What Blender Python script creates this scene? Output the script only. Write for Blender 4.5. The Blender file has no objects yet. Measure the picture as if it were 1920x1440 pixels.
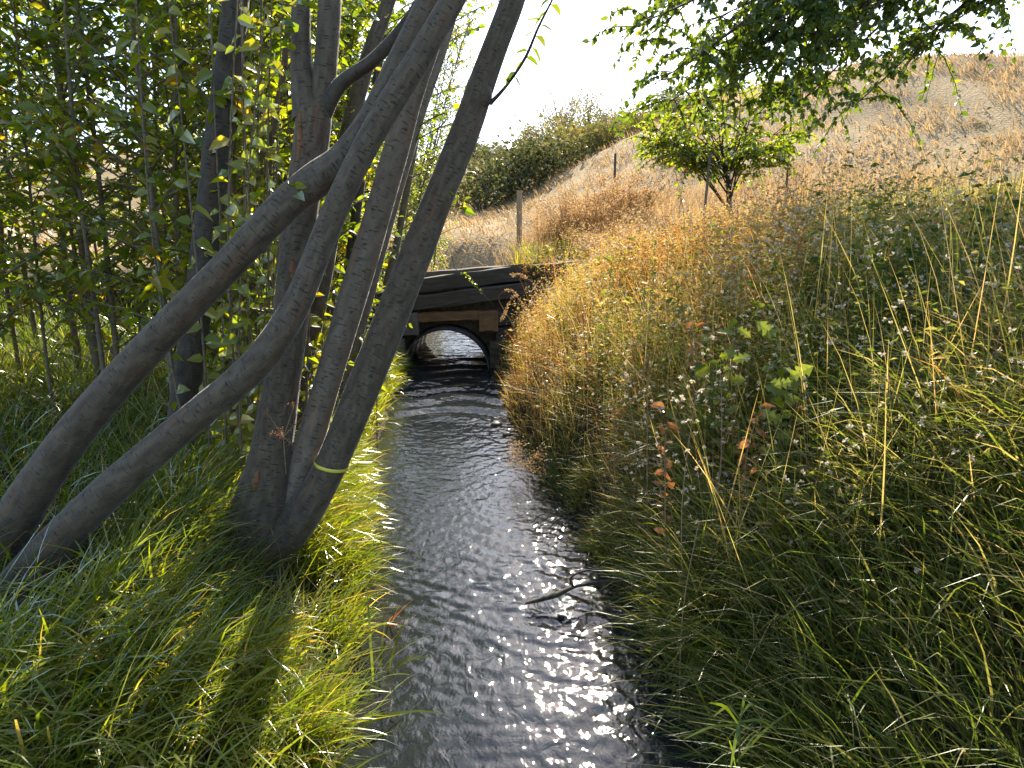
import bpy, math, random
import numpy as np
rng = np.random.default_rng(7)
random.seed(7)
R = math.radians
C = bpy.context.scene.collection
SC = bpy.context.scene

# ------------------------------------------------------------------ camera, sky, sun, exposure
FPX, PITCH, CAMZ = 1083.0, R(14.5), 1.6
cam_d = bpy.data.cameras.new('camera')
cam = bpy.data.objects.new('camera', cam_d); C.objects.link(cam)
cam.location = (0, 0, CAMZ); cam.rotation_euler = (R(90) - PITCH, 0, 0)
cam_d.sensor_fit = 'HORIZONTAL'; cam_d.sensor_width = 36.0
cam_d.lens = 36.0 * FPX / 1920.0
cam_d.clip_start = 0.02; cam_d.clip_end = 2000
SC.camera = cam

SUN_EL, SUN_AZ = R(38), R(11)         # azimuth measured from +Y towards +X
world = bpy.data.worlds.new('World'); SC.world = world; world.use_nodes = True
wn = world.node_tree.nodes; wl = world.node_tree.links; wn.clear()
sky = wn.new('ShaderNodeTexSky'); sky.sky_type = 'NISHITA'; sky.sun_disc = False
sky.sun_elevation = SUN_EL; sky.sun_rotation = SUN_AZ
sky.air_density = 1.0; sky.dust_density = 0.9; sky.ozone_density = 1.0
bg = wn.new('ShaderNodeBackground'); bg.inputs['Strength'].default_value = 0.135
wo = wn.new('ShaderNodeOutputWorld')
wl.new(sky.outputs[0], bg.inputs[0]); wl.new(bg.outputs[0], wo.inputs[0])

sun_d = bpy.data.lights.new('sun', 'SUN'); sun_d.energy = 5.0; sun_d.angle = R(0.53); sun_d.color = (1.0, 0.90, 0.74)
sun = bpy.data.objects.new('sun', sun_d); C.objects.link(sun)
sdir = np.array([math.sin(SUN_AZ) * math.cos(SUN_EL), math.cos(SUN_AZ) * math.cos(SUN_EL), math.sin(SUN_EL)])
from mathutils import Vector, Matrix
sun.rotation_euler = Vector(-sdir).to_track_quat('-Z', 'Y').to_euler()
sun.location = (3, 20, 18)

SC.view_settings.view_transform = 'Standard'; SC.view_settings.look = 'None'
SC.view_settings.gamma = 1.0; SC.view_settings.use_curve_mapping = False
SC.view_settings.exposure = 1.6
cy = SC.cycles
cy.max_bounces = 7; cy.diffuse_bounces = 3; cy.glossy_bounces = 3; cy.transmission_bounces = 4
cy.transparent_max_bounces = 8; cy.volume_bounces = 0
cy.caustics_reflective = False; cy.caustics_refractive = False
cy.sample_clamp_indirect = 4.0; cy.use_denoising = True
try: cy.denoiser = 'OPENIMAGEDENOISE'
except Exception: pass

# ------------------------------------------------------------------ pixel helpers (photo pixels -> points in the place)
cp, sp = math.cos(PITCH), math.sin(PITCH)
def ray(px, py):
    dx, dy = px - 960.0, py - 720.0
    return np.array([dx, FPX * cp - dy * sp, -(FPX * sp + dy * cp)])
def P(px, py, Y):
    d = ray(px, py); t = Y / d[1]
    return np.array([0, 0, CAMZ]) + d * t
def S_at(px, py, Y): return Y / ray(px, py)[1]         # metres per photo pixel there
def W(px, py, z=0.0):
    d = ray(px, py); t = (z - CAMZ) / d[2]
    return np.array([0, 0, CAMZ]) + d * t
def sm(t): t = np.clip(t, 0, 1); return t * t * (3 - 2 * t)

# ------------------------------------------------------------------ smooth value noise for geometry
_nt = np.random.default_rng(3).random((64, 64))
def vnoise(x, y, s=1.0, o=0):
    x = np.asarray(x) * s + 17.3 * o; y = np.asarray(y) * s + 9.1 * o
    xi = np.floor(x).astype(int); yi = np.floor(y).astype(int); fx = x - xi; fy = y - yi
    fx = fx * fx * (3 - 2 * fx); fy = fy * fy * (3 - 2 * fy)
    g = lambda a, b: _nt[a % 64, b % 64]
    return (g(xi, yi) * (1 - fx) + g(xi + 1, yi) * fx) * (1 - fy) + (g(xi, yi + 1) * (1 - fx) + g(xi + 1, yi + 1) * fx) * fy
def fbm(x, y, s, o=0): return vnoise(x, y, s, o) * .55 + vnoise(x, y, s * 2.1, o + 1) * .3 + vnoise(x, y, s * 4.3, o + 2) * .15

# ------------------------------------------------------------------ materials
def newmat(name):
    m = bpy.data.materials.new(name); m.use_nodes = True
    n = m.node_tree.nodes; n.clear()
    return m, n, m.node_tree.links
def ramp(n, stops, interp='LINEAR'):
    r = n.new('ShaderNodeValToRGB'); r.color_ramp.interpolation = interp
    e = r.color_ramp.elements
    while len(e) > 1: e.remove(e[-1])
    e[0].position = stops[0][0]; e[0].color = (*stops[0][1], 1)
    for p, c in stops[1:]:
        k = e.new(p); k.color = (*c, 1)
    return r
def foliage(name, stops, trans=0.5, tmul=(1.7, 1.6, 0.7), gloss=0.08, rough=0.4):
    m, n, l = newmat(name)
    at = n.new('ShaderNodeAttribute'); at.attribute_name = 'tint'
    r = ramp(n, stops); l.new(at.outputs['Fac'], r.inputs[0])
    df = n.new('ShaderNodeBsdfDiffuse'); l.new(r.outputs[0], df.inputs[0])
    mu = n.new('ShaderNodeMix'); mu.data_type = 'RGBA'; mu.blend_type = 'MULTIPLY'; mu.inputs[0].default_value = 1
    mu.clamp_result = False
    l.new(r.outputs[0], mu.inputs[6]); mu.inputs[7].default_value = (*tmul, 1)
    tr = n.new('ShaderNodeBsdfTranslucent'); l.new(mu.outputs[2], tr.inputs[0])
    mx = n.new('ShaderNodeMixShader'); mx.inputs[0].default_value = trans
    l.new(df.outputs[0], mx.inputs[1]); l.new(tr.outputs[0], mx.inputs[2])
    gl = n.new('ShaderNodeBsdfGlossy'); gl.inputs['Roughness'].default_value = rough; gl.inputs[0].default_value = (.9, .9, .85, 1)
    lw = n.new('ShaderNodeLayerWeight'); lw.inputs[0].default_value = .25
    mp = n.new('ShaderNodeMapRange'); mp.inputs[3].default_value = gloss * .5; mp.inputs[4].default_value = min(1, gloss * 5)
    l.new(lw.outputs['Fresnel'], mp.inputs[0])
    m2 = n.new('ShaderNodeMixShader'); l.new(mp.outputs[0], m2.inputs[0]); l.new(mx.outputs[0], m2.inputs[1]); l.new(gl.outputs[0], m2.inputs[2])
    o = n.new('ShaderNodeOutputMaterial'); l.new(m2.outputs[0], o.inputs[0])
    return m
LEAF = foliage('leaf_green', [(0, (.04, .08, .012)), (.45, (.10, .16, .014)), (.75, (.18, .23, .018)), (.93, (.28, .27, .025)), (1, (.30, .17, .02))], .62, (2.2, 1.95, .45), .045, .4)
LEAF2 = foliage('leaf_tree', [(0, (.032, .062, .014)), (.5, (.075, .125, .015)), (.85, (.15, .20, .02)), (1, (.27, .25, .02))], .50, (2.1, 1.9, .5), .035, .45)
SHRUB = foliage('leaf_hill_shrub', [(0, (.05, .06, .026)), (.5, (.115, .12, .045)), (.85, (.22, .18, .06)), (1, (.32, .20, .07))], .42, (1.4, 1.3, .7), .03, .5)
SEDGE = foliage('sedge_green', [(0, (.035, .07, .012)), (.4, (.095, .155, .016)), (.75, (.19, .24, .024)), (.92, (.24, .25, .05)), (1, (.42, .33, .14))], .55, (2.0, 1.75, .45), .06, .33)
BANKG = foliage('bank_grass', [(0, (.035, .065, .014)), (.22, (.08, .12, .018)), (.40, (.155, .18, .03)), (.55, (.25, .225, .085)), (.75, (.38, .31, .16)), (.92, (.38, .25, .12)), (1, (.32, .16, .06))], .52, (1.75, 1.6, .85), .022, .45)
STRAW = foliage('dry_straw', [(0, (.17, .13, .075)), (.4, (.29, .21, .105)), (.75, (.41, .29, .15)), (1, (.43, .26, .12))], .52, (1.4, 1.25, 1.05), .015, .5)
RUST = foliage('rust_leaf', [(0, (.20, .08, .025)), (.6, (.34, .15, .05)), (1, (.42, .24, .09))], .45, (1.3, 1.1, .8), .05, .5)
FLUFF = foliage('seed_fluff', [(0, (.40, .33, .22)), (1, (.68, .60, .46))], .45, (1.1, 1.1, 1.1), .03, .6)

def bark(name, c0, c1, scar, lent=.59):
    m, n, l = newmat(name)
    uv = n.new('ShaderNodeUVMap'); uv.uv_map = 'UVMap'
    mp = n.new('ShaderNodeMapping'); mp.inputs['Scale'].default_value = (11, 120, 1); l.new(uv.outputs[0], mp.inputs[0])
    n1 = n.new('ShaderNodeTexNoise'); n1.inputs['Scale'].default_value = 1.0; n1.inputs['Detail'].default_value = 3; l.new(mp.outputs[0], n1.inputs[0])
    r1 = ramp(n, [(lent, (1, 1, 1)), (lent + .06, (.36, .32, .28))]); l.new(n1.outputs[0], r1.inputs[0])
    mp2 = n.new('ShaderNodeMapping'); mp2.inputs['Scale'].default_value = (14, 14, 1); l.new(uv.outputs[0], mp2.inputs[0])
    n2 = n.new('ShaderNodeTexNoise'); n2.inputs['Scale'].default_value = 1.0; n2.inputs['Detail'].default_value = 6; l.new(mp2.outputs[0], n2.inputs[0])
    r2 = ramp(n, [(.3, c0), (.7, c1)]); l.new(n2.outputs[0], r2.inputs[0])
    mp3 = n.new('ShaderNodeMapping'); mp3.inputs['Scale'].default_value = (9, 2.6, 1); l.new(uv.outputs[0], mp3.inputs[0])
    n3 = n.new('ShaderNodeTexNoise'); n3.inputs['Scale'].default_value = 1.0; n3.inputs['Detail'].default_value = 4; l.new(mp3.outputs[0], n3.inputs[0])
    r3 = ramp(n, [(.60, (0, 0, 0)), (.70, (.8, .8, .8))]); l.new(n3.outputs[0], r3.inputs[0])
    a = n.new('ShaderNodeMix'); a.data_type = 'RGBA'; l.new(r3.outputs[0], a.inputs[0]); l.new(r2.outputs[0], a.inputs[6]); a.inputs[7].default_value = (*scar, 1)
    b = n.new('ShaderNodeMix'); b.data_type = 'RGBA'; b.blend_type = 'MULTIPLY'; b.inputs[0].default_value = .85
    l.new(a.outputs[2], b.inputs[6]); l.new(r1.outputs[0], b.inputs[7])
    bs = n.new('ShaderNodeBsdfPrincipled'); bs.inputs['Roughness'].default_value = .72; l.new(b.outputs[2], bs.inputs['Base Color'])
    bs.inputs['Specular IOR Level'].default_value = .3; bs.inputs['Sheen Weight'].default_value = .25; bs.inputs['Sheen Roughness'].default_value = .35
    bu = n.new('ShaderNodeBump'); bu.inputs['Strength'].default_value = .8; bu.inputs['Distance'].default_value = .007
    ad = n.new('ShaderNodeMath'); ad.operation = 'ADD'; l.new(r1.outputs[0], ad.inputs[0]); l.new(n2.outputs[0], ad.inputs[1])
    l.new(ad.outputs[0], bu.inputs['Height']); l.new(bu.outputs[0], bs.inputs['Normal'])
    o = n.new('ShaderNodeOutputMaterial'); l.new(bs.outputs[0], o.inputs[0])
    return m
BARK = bark('bark_grey', (.06, .043, .027), (.135, .101, .064), (.16, .075, .032))
BARKP = bark('bark_pale', (.12, .092, .062), (.205, .162, .115), (.27, .15, .075))
BARKD = bark('bark_dark', (.038, .031, .023), (.08, .065, .047), (.12, .055, .025))
BARKT = bark('bark_twig', (.11, .085, .055), (.20, .15, .09), (.2, .1, .05))

SCAR = bark('bark_scar', (.14, .06, .025), (.26, .12, .05), (.05, .03, .02))
def wood(name, c0, c1, c2=None, rough=.85):
    m, n, l = newmat(name)
    uv = n.new('ShaderNodeUVMap'); uv.uv_map = 'UVMap'
    mp = n.new('ShaderNodeMapping'); mp.inputs['Scale'].default_value = (3.5, 75, 1); l.new(uv.outputs[0], mp.inputs[0])
    n1 = n.new('ShaderNodeTexNoise'); n1.inputs['Scale'].default_value = 1; n1.inputs['Detail'].default_value = 6; n1.inputs['Roughness'].default_value = .65; l.new(mp.outputs[0], n1.inputs[0])
    r1 = ramp(n, [(.3, c0), (.68, c1)]); l.new(n1.outputs[0], r1.inputs[0])
    mp2 = n.new('ShaderNodeMapping'); mp2.inputs['Scale'].default_value = (3, 6, 1); l.new(uv.outputs[0], mp2.inputs[0])
    n2 = n.new('ShaderNodeTexNoise'); n2.inputs['Scale'].default_value = 1; n2.inputs['Detail'].default_value = 4; l.new(mp2.outputs[0], n2.inputs[0])
    a = n.new('ShaderNodeMix'); a.data_type = 'RGBA'; r2 = ramp(n, [(.5, (0, 0, 0)), (.72, (1, 1, 1))]); l.new(n2.outputs[0], r2.inputs[0])
    l.new(r2.outputs[0], a.inputs[0]); l.new(r1.outputs[0], a.inputs[6]); a.inputs[7].default_value = (*(c2 or c0), 1)
    bs = n.new('ShaderNodeBsdfPrincipled'); bs.inputs['Roughness'].default_value = rough; bs.inputs['Specular IOR Level'].default_value = .25
    l.new(a.outputs[2], bs.inputs['Base Color'])
    bu = n.new('ShaderNodeBump'); bu.inputs['Strength'].default_value = .8; bu.inputs['Distance'].default_value = .01
    l.new(n1.outputs[0], bu.inputs['Height']); l.new(bu.outputs[0], bs.inputs['Normal'])
    o = n.new('ShaderNodeOutputMaterial'); l.new(bs.outputs[0], o.inputs[0])
    return m
WOODD = wood('weathered_dark_timber', (.036, .031, .025), (.125, .106, .084), (.07, .055, .04))
WOODB = wood('brown_timber', (.17, .09, .04), (.34, .2, .10), (.14, .08, .045))
WOODG = wood('grey_timber', (.14, .12, .10), (.28, .24, .19), (.1, .085, .07))
WOODP = wood('post_timber', (.30, .21, .12), (.48, .35, .21), (.3, .2, .11))

def plain(name, c, rough=.8, metal=0, noise=0, scale=30):
    m, n, l = newmat(name)
    bs = n.new('ShaderNodeBsdfPrincipled'); bs.inputs['Roughness'].default_value = rough; bs.inputs['Metallic'].default_value = metal
    tc = n.new('ShaderNodeTexCoord'); nz = n.new('ShaderNodeTexNoise'); nz.inputs['Scale'].default_value = scale; nz.inputs['Detail'].default_value = 5
    l.new(tc.outputs['Object'], nz.inputs[0])
    r = ramp(n, [(.3, tuple(v * (1 - noise) for v in c)), (.7, tuple(min(1, v * (1 + noise)) for v in c))]); l.new(nz.outputs[0], r.inputs[0])
    l.new(r.outputs[0], bs.inputs['Base Color'])
    bu = n.new('ShaderNodeBump'); bu.inputs['Strength'].default_value = .4; bu.inputs['Distance'].default_value = .01
    l.new(nz.outputs[0], bu.inputs['Height']); l.new(bu.outputs[0], bs.inputs['Normal'])
    o = n.new('ShaderNodeOutputMaterial'); l.new(bs.outputs[0], o.inputs[0])
    return m
STEEL = plain('galvanised_steel', (.20, .19, .18), .55, .5, .35, 9)
RUSTY = plain('rusted_steel', (.10, .07, .05), .8, .3, .4, 20)
TAPE = plain('yellow_tape', (.62, .56, .06), .45, 0, .08, 40)
GRAVEL = plain('road_gravel', (.27, .23, .18), .95, 0, .45, 60)
STONE = plain('wet_stone', (.05, .043, .034), .6, 0, .5, 14)
SOIL = plain('bank_soil', (.07, .052, .036), .95, 0, .5, 18)

def water_mat():
    m, n, l = newmat('stream_water')
    tc = n.new('ShaderNodeTexCoord')
    mp = n.new('ShaderNodeMapping'); mp.inputs['Scale'].default_value = (1.0, .75, 1); l.new(tc.outputs['Object'], mp.inputs[0])
    n1 = n.new('ShaderNodeTexNoise'); n1.inputs['Scale'].default_value = 19; n1.inputs['Detail'].default_value = 2.5; n1.inputs['Distortion'].default_value = .9; l.new(mp.outputs[0], n1.inputs[0])
    n2 = n.new('ShaderNodeTexNoise'); n2.inputs['Scale'].default_value = 52; n2.inputs['Detail'].default_value = 2; n2.inputs['Distortion'].default_value = .6; l.new(mp.outputs[0], n2.inputs[0])
    b1 = n.new('ShaderNodeBump'); b1.inputs['Strength'].default_value = 1; b1.inputs['Distance'].default_value = .0050; l.new(n1.outputs[0], b1.inputs['Height'])
    n3 = n.new('ShaderNodeTexNoise'); n3.inputs['Scale'].default_value = 2.6; n3.inputs['Detail'].default_value = 2; l.new(mp.outputs[0], n3.inputs[0])
    mr = n.new('ShaderNodeMapRange'); mr.inputs[1].default_value = .32; mr.inputs[2].default_value = .68; mr.inputs[3].default_value = .35; mr.inputs[4].default_value = 1.25; l.new(n3.outputs[0], mr.inputs[0])
    sc1 = n.new('ShaderNodeMath'); sc1.operation = 'MULTIPLY'; sc1.inputs[1].default_value = .005; l.new(mr.outputs[0], sc1.inputs[0]); l.new(sc1.outputs[0], b1.inputs['Distance'])
    b2 = n.new('ShaderNodeBump'); b2.inputs['Strength'].default_value = 1; b2.inputs['Distance'].default_value = .0010; l.new(n2.outputs[0], b2.inputs['Height']); l.new(b1.outputs[0], b2.inputs['Normal'])
    fr = n.new('ShaderNodeFresnel'); fr.inputs[0].default_value = 1.58; l.new(b2.outputs[0], fr.inputs['Normal'])
    gl = n.new('ShaderNodeBsdfGlossy'); gl.inputs['Roughness'].default_value = .03; l.new(b2.outputs[0], gl.inputs['Normal'])
    tr = n.new('ShaderNodeBsdfTransparent'); tr.inputs[0].default_value = (.27, .26, .21, 1)
    df = n.new('ShaderNodeBsdfDiffuse'); df.inputs[0].default_value = (.085, .105, .115, 1); l.new(b1.outputs[0], df.inputs[1])
    si = n.new('ShaderNodeMixShader'); si.inputs[0].default_value = .20; l.new(tr.outputs[0], si.inputs[1]); l.new(df.outputs[0], si.inputs[2])
    mx = n.new('ShaderNodeMixShader'); l.new(fr.outputs[0], mx.inputs[0]); l.new(si.outputs[0], mx.inputs[1]); l.new(gl.outputs[0], mx.inputs[2])
    o = n.new('ShaderNodeOutputMaterial'); l.new(mx.outputs[0], o.inputs[0])
    return m
WATER = water_mat()

def ground_mat():
    m, n, l = newmat('ground_soil_and_straw')
    ge = n.new('ShaderNodeNewGeometry'); sx = n.new('ShaderNodeSeparateXYZ'); l.new(ge.outputs['Position'], sx.inputs[0])
    def noise(s, d=5):
        k = n.new('ShaderNodeTexNoise'); k.inputs['Scale'].default_value = s; k.inputs['Detail'].default_value = d; l.new(ge.outputs['Position'], k.inputs[0]); return k
    na, nb, nc = noise(2.2), noise(14, 6), noise(.35, 6)
    soil = ramp(n, [(.3, (.028, .022, .014)), (.6, (.07, .055, .033)), (.8, (.11, .085, .05))]); l.new(nb.outputs[0], soil.inputs[0])
    hill = ramp(n, [(.32, (.15, .11, .06)), (.5, (.31, .225, .12)), (.68, (.42, .31, .17))])
    mm = n.new('ShaderNodeMath'); mm.operation = 'MULTIPLY_ADD'; mm.inputs[1].default_value = .5; l.new(nb.outputs[0], mm.inputs[0])
    m3 = n.new('ShaderNodeMath'); m3.operation = 'MULTIPLY'; m3.inputs[1].default_value = .5; l.new(nc.outputs[0], m3.inputs[0]); l.new(m3.outputs[0], mm.inputs[2])
    l.new(mm.outputs[0], hill.inputs[0])
    bed = n.new('ShaderNodeTexVoronoi'); bed.inputs['Scale'].default_value = 26; l.new(ge.outputs['Position'], bed.inputs[0])
    bc = ramp(n, [(0, (.05, .042, .03)), (.5, (.13, .105, .07)), (1, (.2, .17, .12))])
    sepc = n.new('ShaderNodeSeparateColor'); l.new(bed.outputs['Color'], sepc.inputs[0]); l.new(sepc.outputs[0], bc.inputs[0])
    fy = n.new('ShaderNodeMapRange'); fy.inputs[1].default_value = 9.0; fy.inputs[2].default_value = 13.0; l.new(sx.outputs['Y'], fy.inputs[0])
    a = n.new('ShaderNodeMix'); a.data_type = 'RGBA'; l.new(fy.outputs[0], a.inputs[0]); l.new(soil.outputs[0], a.inputs[6]); l.new(hill.outputs[0], a.inputs[7])
    fz = n.new('ShaderNodeMapRange'); fz.inputs[1].default_value = .01; fz.inputs[2].default_value = -.02; l.new(sx.outputs['Z'], fz.inputs[0])
    b = n.new('ShaderNodeMix'); b.data_type = 'RGBA'; l.new(fz.outputs[0], b.inputs[0]); l.new(a.outputs[2], b.inputs[6]); l.new(bc.outputs[0], b.inputs[7])
    bs = n.new('ShaderNodeBsdfPrincipled'); bs.inputs['Roughness'].default_value = .95; bs.inputs['Specular IOR Level'].default_value = .1; l.new(b.outputs[2], bs.inputs['Base Color'])
    bu = n.new('ShaderNodeBump'); bu.inputs['Strength'].default_value = 1; bu.inputs['Distance'].default_value = .06; l.new(nb.outputs[0], bu.inputs['Height']); l.new(bu.outputs[0], bs.inputs['Normal'])
    o = n.new('ShaderNodeOutputMaterial'); l.new(bs.outputs[0], o.inputs[0])
    return m
GROUND = ground_mat()

# ------------------------------------------------------------------ mesh helpers
class MB:
    """collects vertices, faces, tints and uvs; build() links them as ONE mesh"""
    def __init__(s): s.V = []; s.F = {}; s.T = []; s.U = []; s.n = 0; s.mi = []
    def add(s, V, faces, tint=.5, uv=None):
        V = np.asarray(V, float)
        for k, f in faces.items():
            f = np.asarray(f, np.int64)
            if len(f): s.F.setdefault(k, []).append(f + s.n)
        s.V.append(V); s.T.append(np.broadcast_to(np.asarray(tint, float), (len(V),)))
        s.U.append(np.zeros((len(V), 2)) if uv is None else uv)
        s.n += len(V)
    def mesh(s, name, mat, smooth=False):
        me = bpy.data.meshes.new(name)
        if not s.V: me.from_pydata([(0, 0, 0)], [], []); return me
        V = np.concatenate(s.V).astype(np.float32)
        me.vertices.add(len(V)); me.vertices.foreach_set('co', V.ravel())
        idx = []; tot = []
        for k in sorted(s.F):
            f = np.concatenate(s.F[k]); idx.append(f.ravel()); tot.append(np.full(len(f), k, np.int32))
        idx = np.concatenate(idx).astype(np.int32); tot = np.concatenate(tot)
        me.loops.add(len(idx)); me.loops.foreach_set('vertex_index', idx)
        me.polygons.add(len(tot)); st = np.concatenate([[0], np.cumsum(tot)[:-1]]).astype(np.int32)
        me.polygons.foreach_set('loop_start', st); me.polygons.foreach_set('loop_total', tot.astype(np.int32))
        me.polygons.foreach_set('use_smooth', np.full(len(tot), smooth))
        a = me.attributes.new('tint', 'FLOAT', 'POINT'); a.data.foreach_set('value', np.concatenate(s.T).astype(np.float32))
        U = np.concatenate(s.U).astype(np.float32)
        u = me.uv_layers.new(name='UVMap'); u.data.foreach_set('uv', U[idx].ravel())
        me.materials.append(mat); me.update(calc_edges=True); me.validate()
        return me
    def build(s, name, mat, parent=None, smooth=False):
        return link(name, s.mesh(name, mat, smooth), parent)
def link(name, me, parent=None):
    o = bpy.data.objects.new(name, me); C.objects.link(o)
    if parent is not None:
        o.parent = parent
        o.matrix_parent_inverse = Matrix.Translation(-Vector(WLOC.get(parent.name, (0, 0, 0)))) if parent.name in WLOC else Matrix.Identity(4)
    return o
WLOC = {}       # things whose parts are written in world coordinates
def thing(name, label, cat, loc=(0, 0, 0), group=None, world=True):
    o = bpy.data.objects.new(name, None); C.objects.link(o)
    o.location = tuple(float(v) for v in loc); o.empty_display_size = .1
    o['label'] = label; o['category'] = cat
    if group: o['group'] = group
    if world: WLOC[o.name] = tuple(o.location)
    return o
def tag(o, label, cat, group=None):
    o['label'] = label; o['category'] = cat
    if group: o['group'] = group
    return o
def kind(o, k): o['kind'] = k; return o

def unit(v): return v / np.maximum(np.linalg.norm(v, axis=-1, keepdims=True), 1e-9)

def spline(pts, n):
    pts = np.asarray(pts, float); k = len(pts)
    if k == 2:
        t = np.linspace(0, 1, n)[:, None]; return pts[0] * (1 - t) + pts[1] * t
    ext = np.vstack([2 * pts[0] - pts[1], pts, 2 * pts[-1] - pts[-2]])
    t = np.linspace(0, k - 1 - 1e-6, n); i = t.astype(int); f = (t - i)[:, None]
    p0, p1, p2, p3 = ext[i], ext[i + 1], ext[i + 2], ext[i + 3]
    return .5 * (2 * p1 + (p2 - p0) * f + (2 * p0 - 5 * p1 + 4 * p2 - p3) * f ** 2 + (3 * p1 - p0 - 3 * p2 + p3) * f ** 3)

def tube(mb, pts, rad, sides=8, n=None, rough=0., tint=.5, cap=True, flat=1.0):
    """tube along pts (k,3) with radii rad (k,)"""
    q = np.column_stack([np.asarray(pts, float), np.asarray(rad, float)])
    n = n or len(q)
    q = spline(q, n) if n != len(q) or len(q) > 2 else q
    p, r = q[:, :3], np.maximum(q[:, 3], 1e-4)
    tan = unit(np.gradient(p, axis=0))
    ref = np.array([0.31, 0.95, 0.05]) if abs(tan[0][1]) < .8 else np.array([1., 0, 0.1])
    a = unit(np.cross(tan, ref)); b = np.cross(tan, a)
    th = np.linspace(0, 2 * np.pi, sides + 1)
    ring = np.cos(th)[None, :, None] * a[:, None] + np.sin(th)[None, :, None] * b[:, None] * flat
    rr = np.repeat(r[:, None], sides + 1, 1)
    if rough:
        ph = random.random() * 50
        ln = np.cumsum(np.r_[0, np.linalg.norm(np.diff(p, axis=0), axis=1)])
        for kk in range(1, 4):
            rr = rr * (1 + rough / kk * np.sin(kk * th[None] + ph * kk + 2.3 * kk * vnoise(ln * 3, ln * 0 + ph, 1.0, kk)[:, None]))
        rr = rr * (1 + rough * 1.0 * (vnoise(ln * 2.2, ln * 0 + ph, 1.6, 9)[:, None] - .5))
    V = p[:, None] + ring * rr[..., None]
    ln = np.cumsum(np.r_[0, np.linalg.norm(np.diff(p, axis=0), axis=1)])
    uv = np.stack([np.broadcast_to(th / (2 * np.pi), V.shape[:2]) * max(r.mean() * 2 * np.pi / .35, .15), np.broadcast_to(ln[:, None], V.shape[:2])], -1).reshape(-1, 2)
    m = sides + 1
    i, j = np.meshgrid(np.arange(n - 1), np.arange(sides), indexing='ij')
    f = np.stack([i * m + j, i * m + j + 1, (i + 1) * m + j + 1, (i + 1) * m + j], -1).reshape(-1, 4)
    mb.add(V.reshape(-1, 3), {4: f}, tint, uv)
    if cap:
        for e in (0, n - 1):
            mb.add(np.vstack([V[e, :-1], p[e]]), {3: [(k, (k + 1) % sides, sides) for k in range(sides)]}, tint, np.vstack([uv.reshape(n, m, 2)[e, :-1], uv.reshape(n, m, 2)[e, :1]]))

def blades(mb, root, L, Wd, az, lean, curl, tint, segs=4, twist=None):
    N = len(root)
    L, Wd, az, lean, curl, tint = [np.broadcast_to(np.asarray(v, float), (N,)) for v in (L, Wd, az, lean, curl, tint)]
    tw = rng.uniform(-1.2, 1.2, N) if twist is None else np.broadcast_to(twist, (N,))
    hd = np.stack([np.cos(az), np.sin(az), 0 * az], -1); sd = np.stack([-np.sin(az), np.cos(az), 0 * az], -1)
    pos = root.astype(float).copy(); rows = []
    for k in range(segs + 1):
        t = k / segs; th = lean + curl * t
        d = hd * np.sin(th)[:, None] + np.array([0, 0, 1.]) * np.cos(th)[:, None]
        nn = hd * np.cos(th)[:, None] - np.array([0, 0, 1.]) * np.sin(th)[:, None]
        s = sd * np.cos(tw)[:, None] + nn * np.sin(tw)[:, None]
        w = Wd * (.75 + .35 * math.sin(t * 2.6)) * (1 - t ** 2.2) * .5
        if k < segs: rows += [pos - s * w[:, None], pos + s * w[:, None]]
        else: rows += [pos]
        pos = pos + d * (L / segs)[:, None]
    M = len(rows); V = np.stack(rows, 1)
    base = (np.arange(N) * M)[:, None]
    q = [base + np.array([2 * k, 2 * k + 1, 2 * k + 3, 2 * k + 2]) for k in range(segs - 1)]
    f = {3: base + np.array([2 * segs - 2, 2 * segs - 1, 2 * segs])}
    if q: f[4] = np.concatenate(q)
    mb.add(V.reshape(-1, 3), f, np.repeat(tint, M))

def leaves(mb, base, axis, up, L, Wd, tint, fold=.35, droop=.25, simple=False):
    N = len(base); base = np.asarray(base, float); axis = unit(np.asarray(axis, float))
    L, Wd, tint = [np.broadcast_to(np.asarray(v, float), (N,)) for v in (L, Wd, tint)]
    side = unit(np.cross(axis, up)); nn = np.cross(side, axis)
    fo = np.broadcast_to(fold, (N,)); dr = np.broadcast_to(droop, (N,))
    def pt(u, h): 
        return base + axis * (L * u)[:, None] + side * (Wd * h)[:, None] + nn * (abs(h) * Wd * fo - dr * L * u * u)[:, None]
    if simple:
        V = np.stack([pt(0, 0), pt(.45, .5), pt(1, 0), pt(.45, -.5)], 1); b = (np.arange(N) * 4)[:, None]
        mb.add(V.reshape(-1, 3), {3: np.concatenate([b + [0, 1, 2], b + [0, 2, 3]])}, np.repeat(tint, 4)); return
    V = np.stack([pt(0, 0), pt(.3, 0), pt(.66, 0), pt(1, 0), pt(.26, .46), pt(.62, .36), pt(.26, -.46), pt(.62, -.36)], 1)
    b = (np.arange(N) * 8)[:, None]
    mb.add(V.reshape(-1, 3), {3: np.concatenate([b + [0, 1, 4], b + [0, 6, 1], b + [5, 2, 3], b + [2, 7, 3]]),
                              4: np.concatenate([b + [4, 1, 2, 5], b + [1, 6, 7, 2]])}, np.repeat(tint, 8))

def rdir(n, zmin=-1., zmax=1.):
    z = rng.uniform(zmin, zmax, n); a = rng.uniform(0, 2 * np.pi, n); r = np.sqrt(np.maximum(0, 1 - z * z))
    return np.stack([r * np.cos(a), r * np.sin(a), z], -1)

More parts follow.
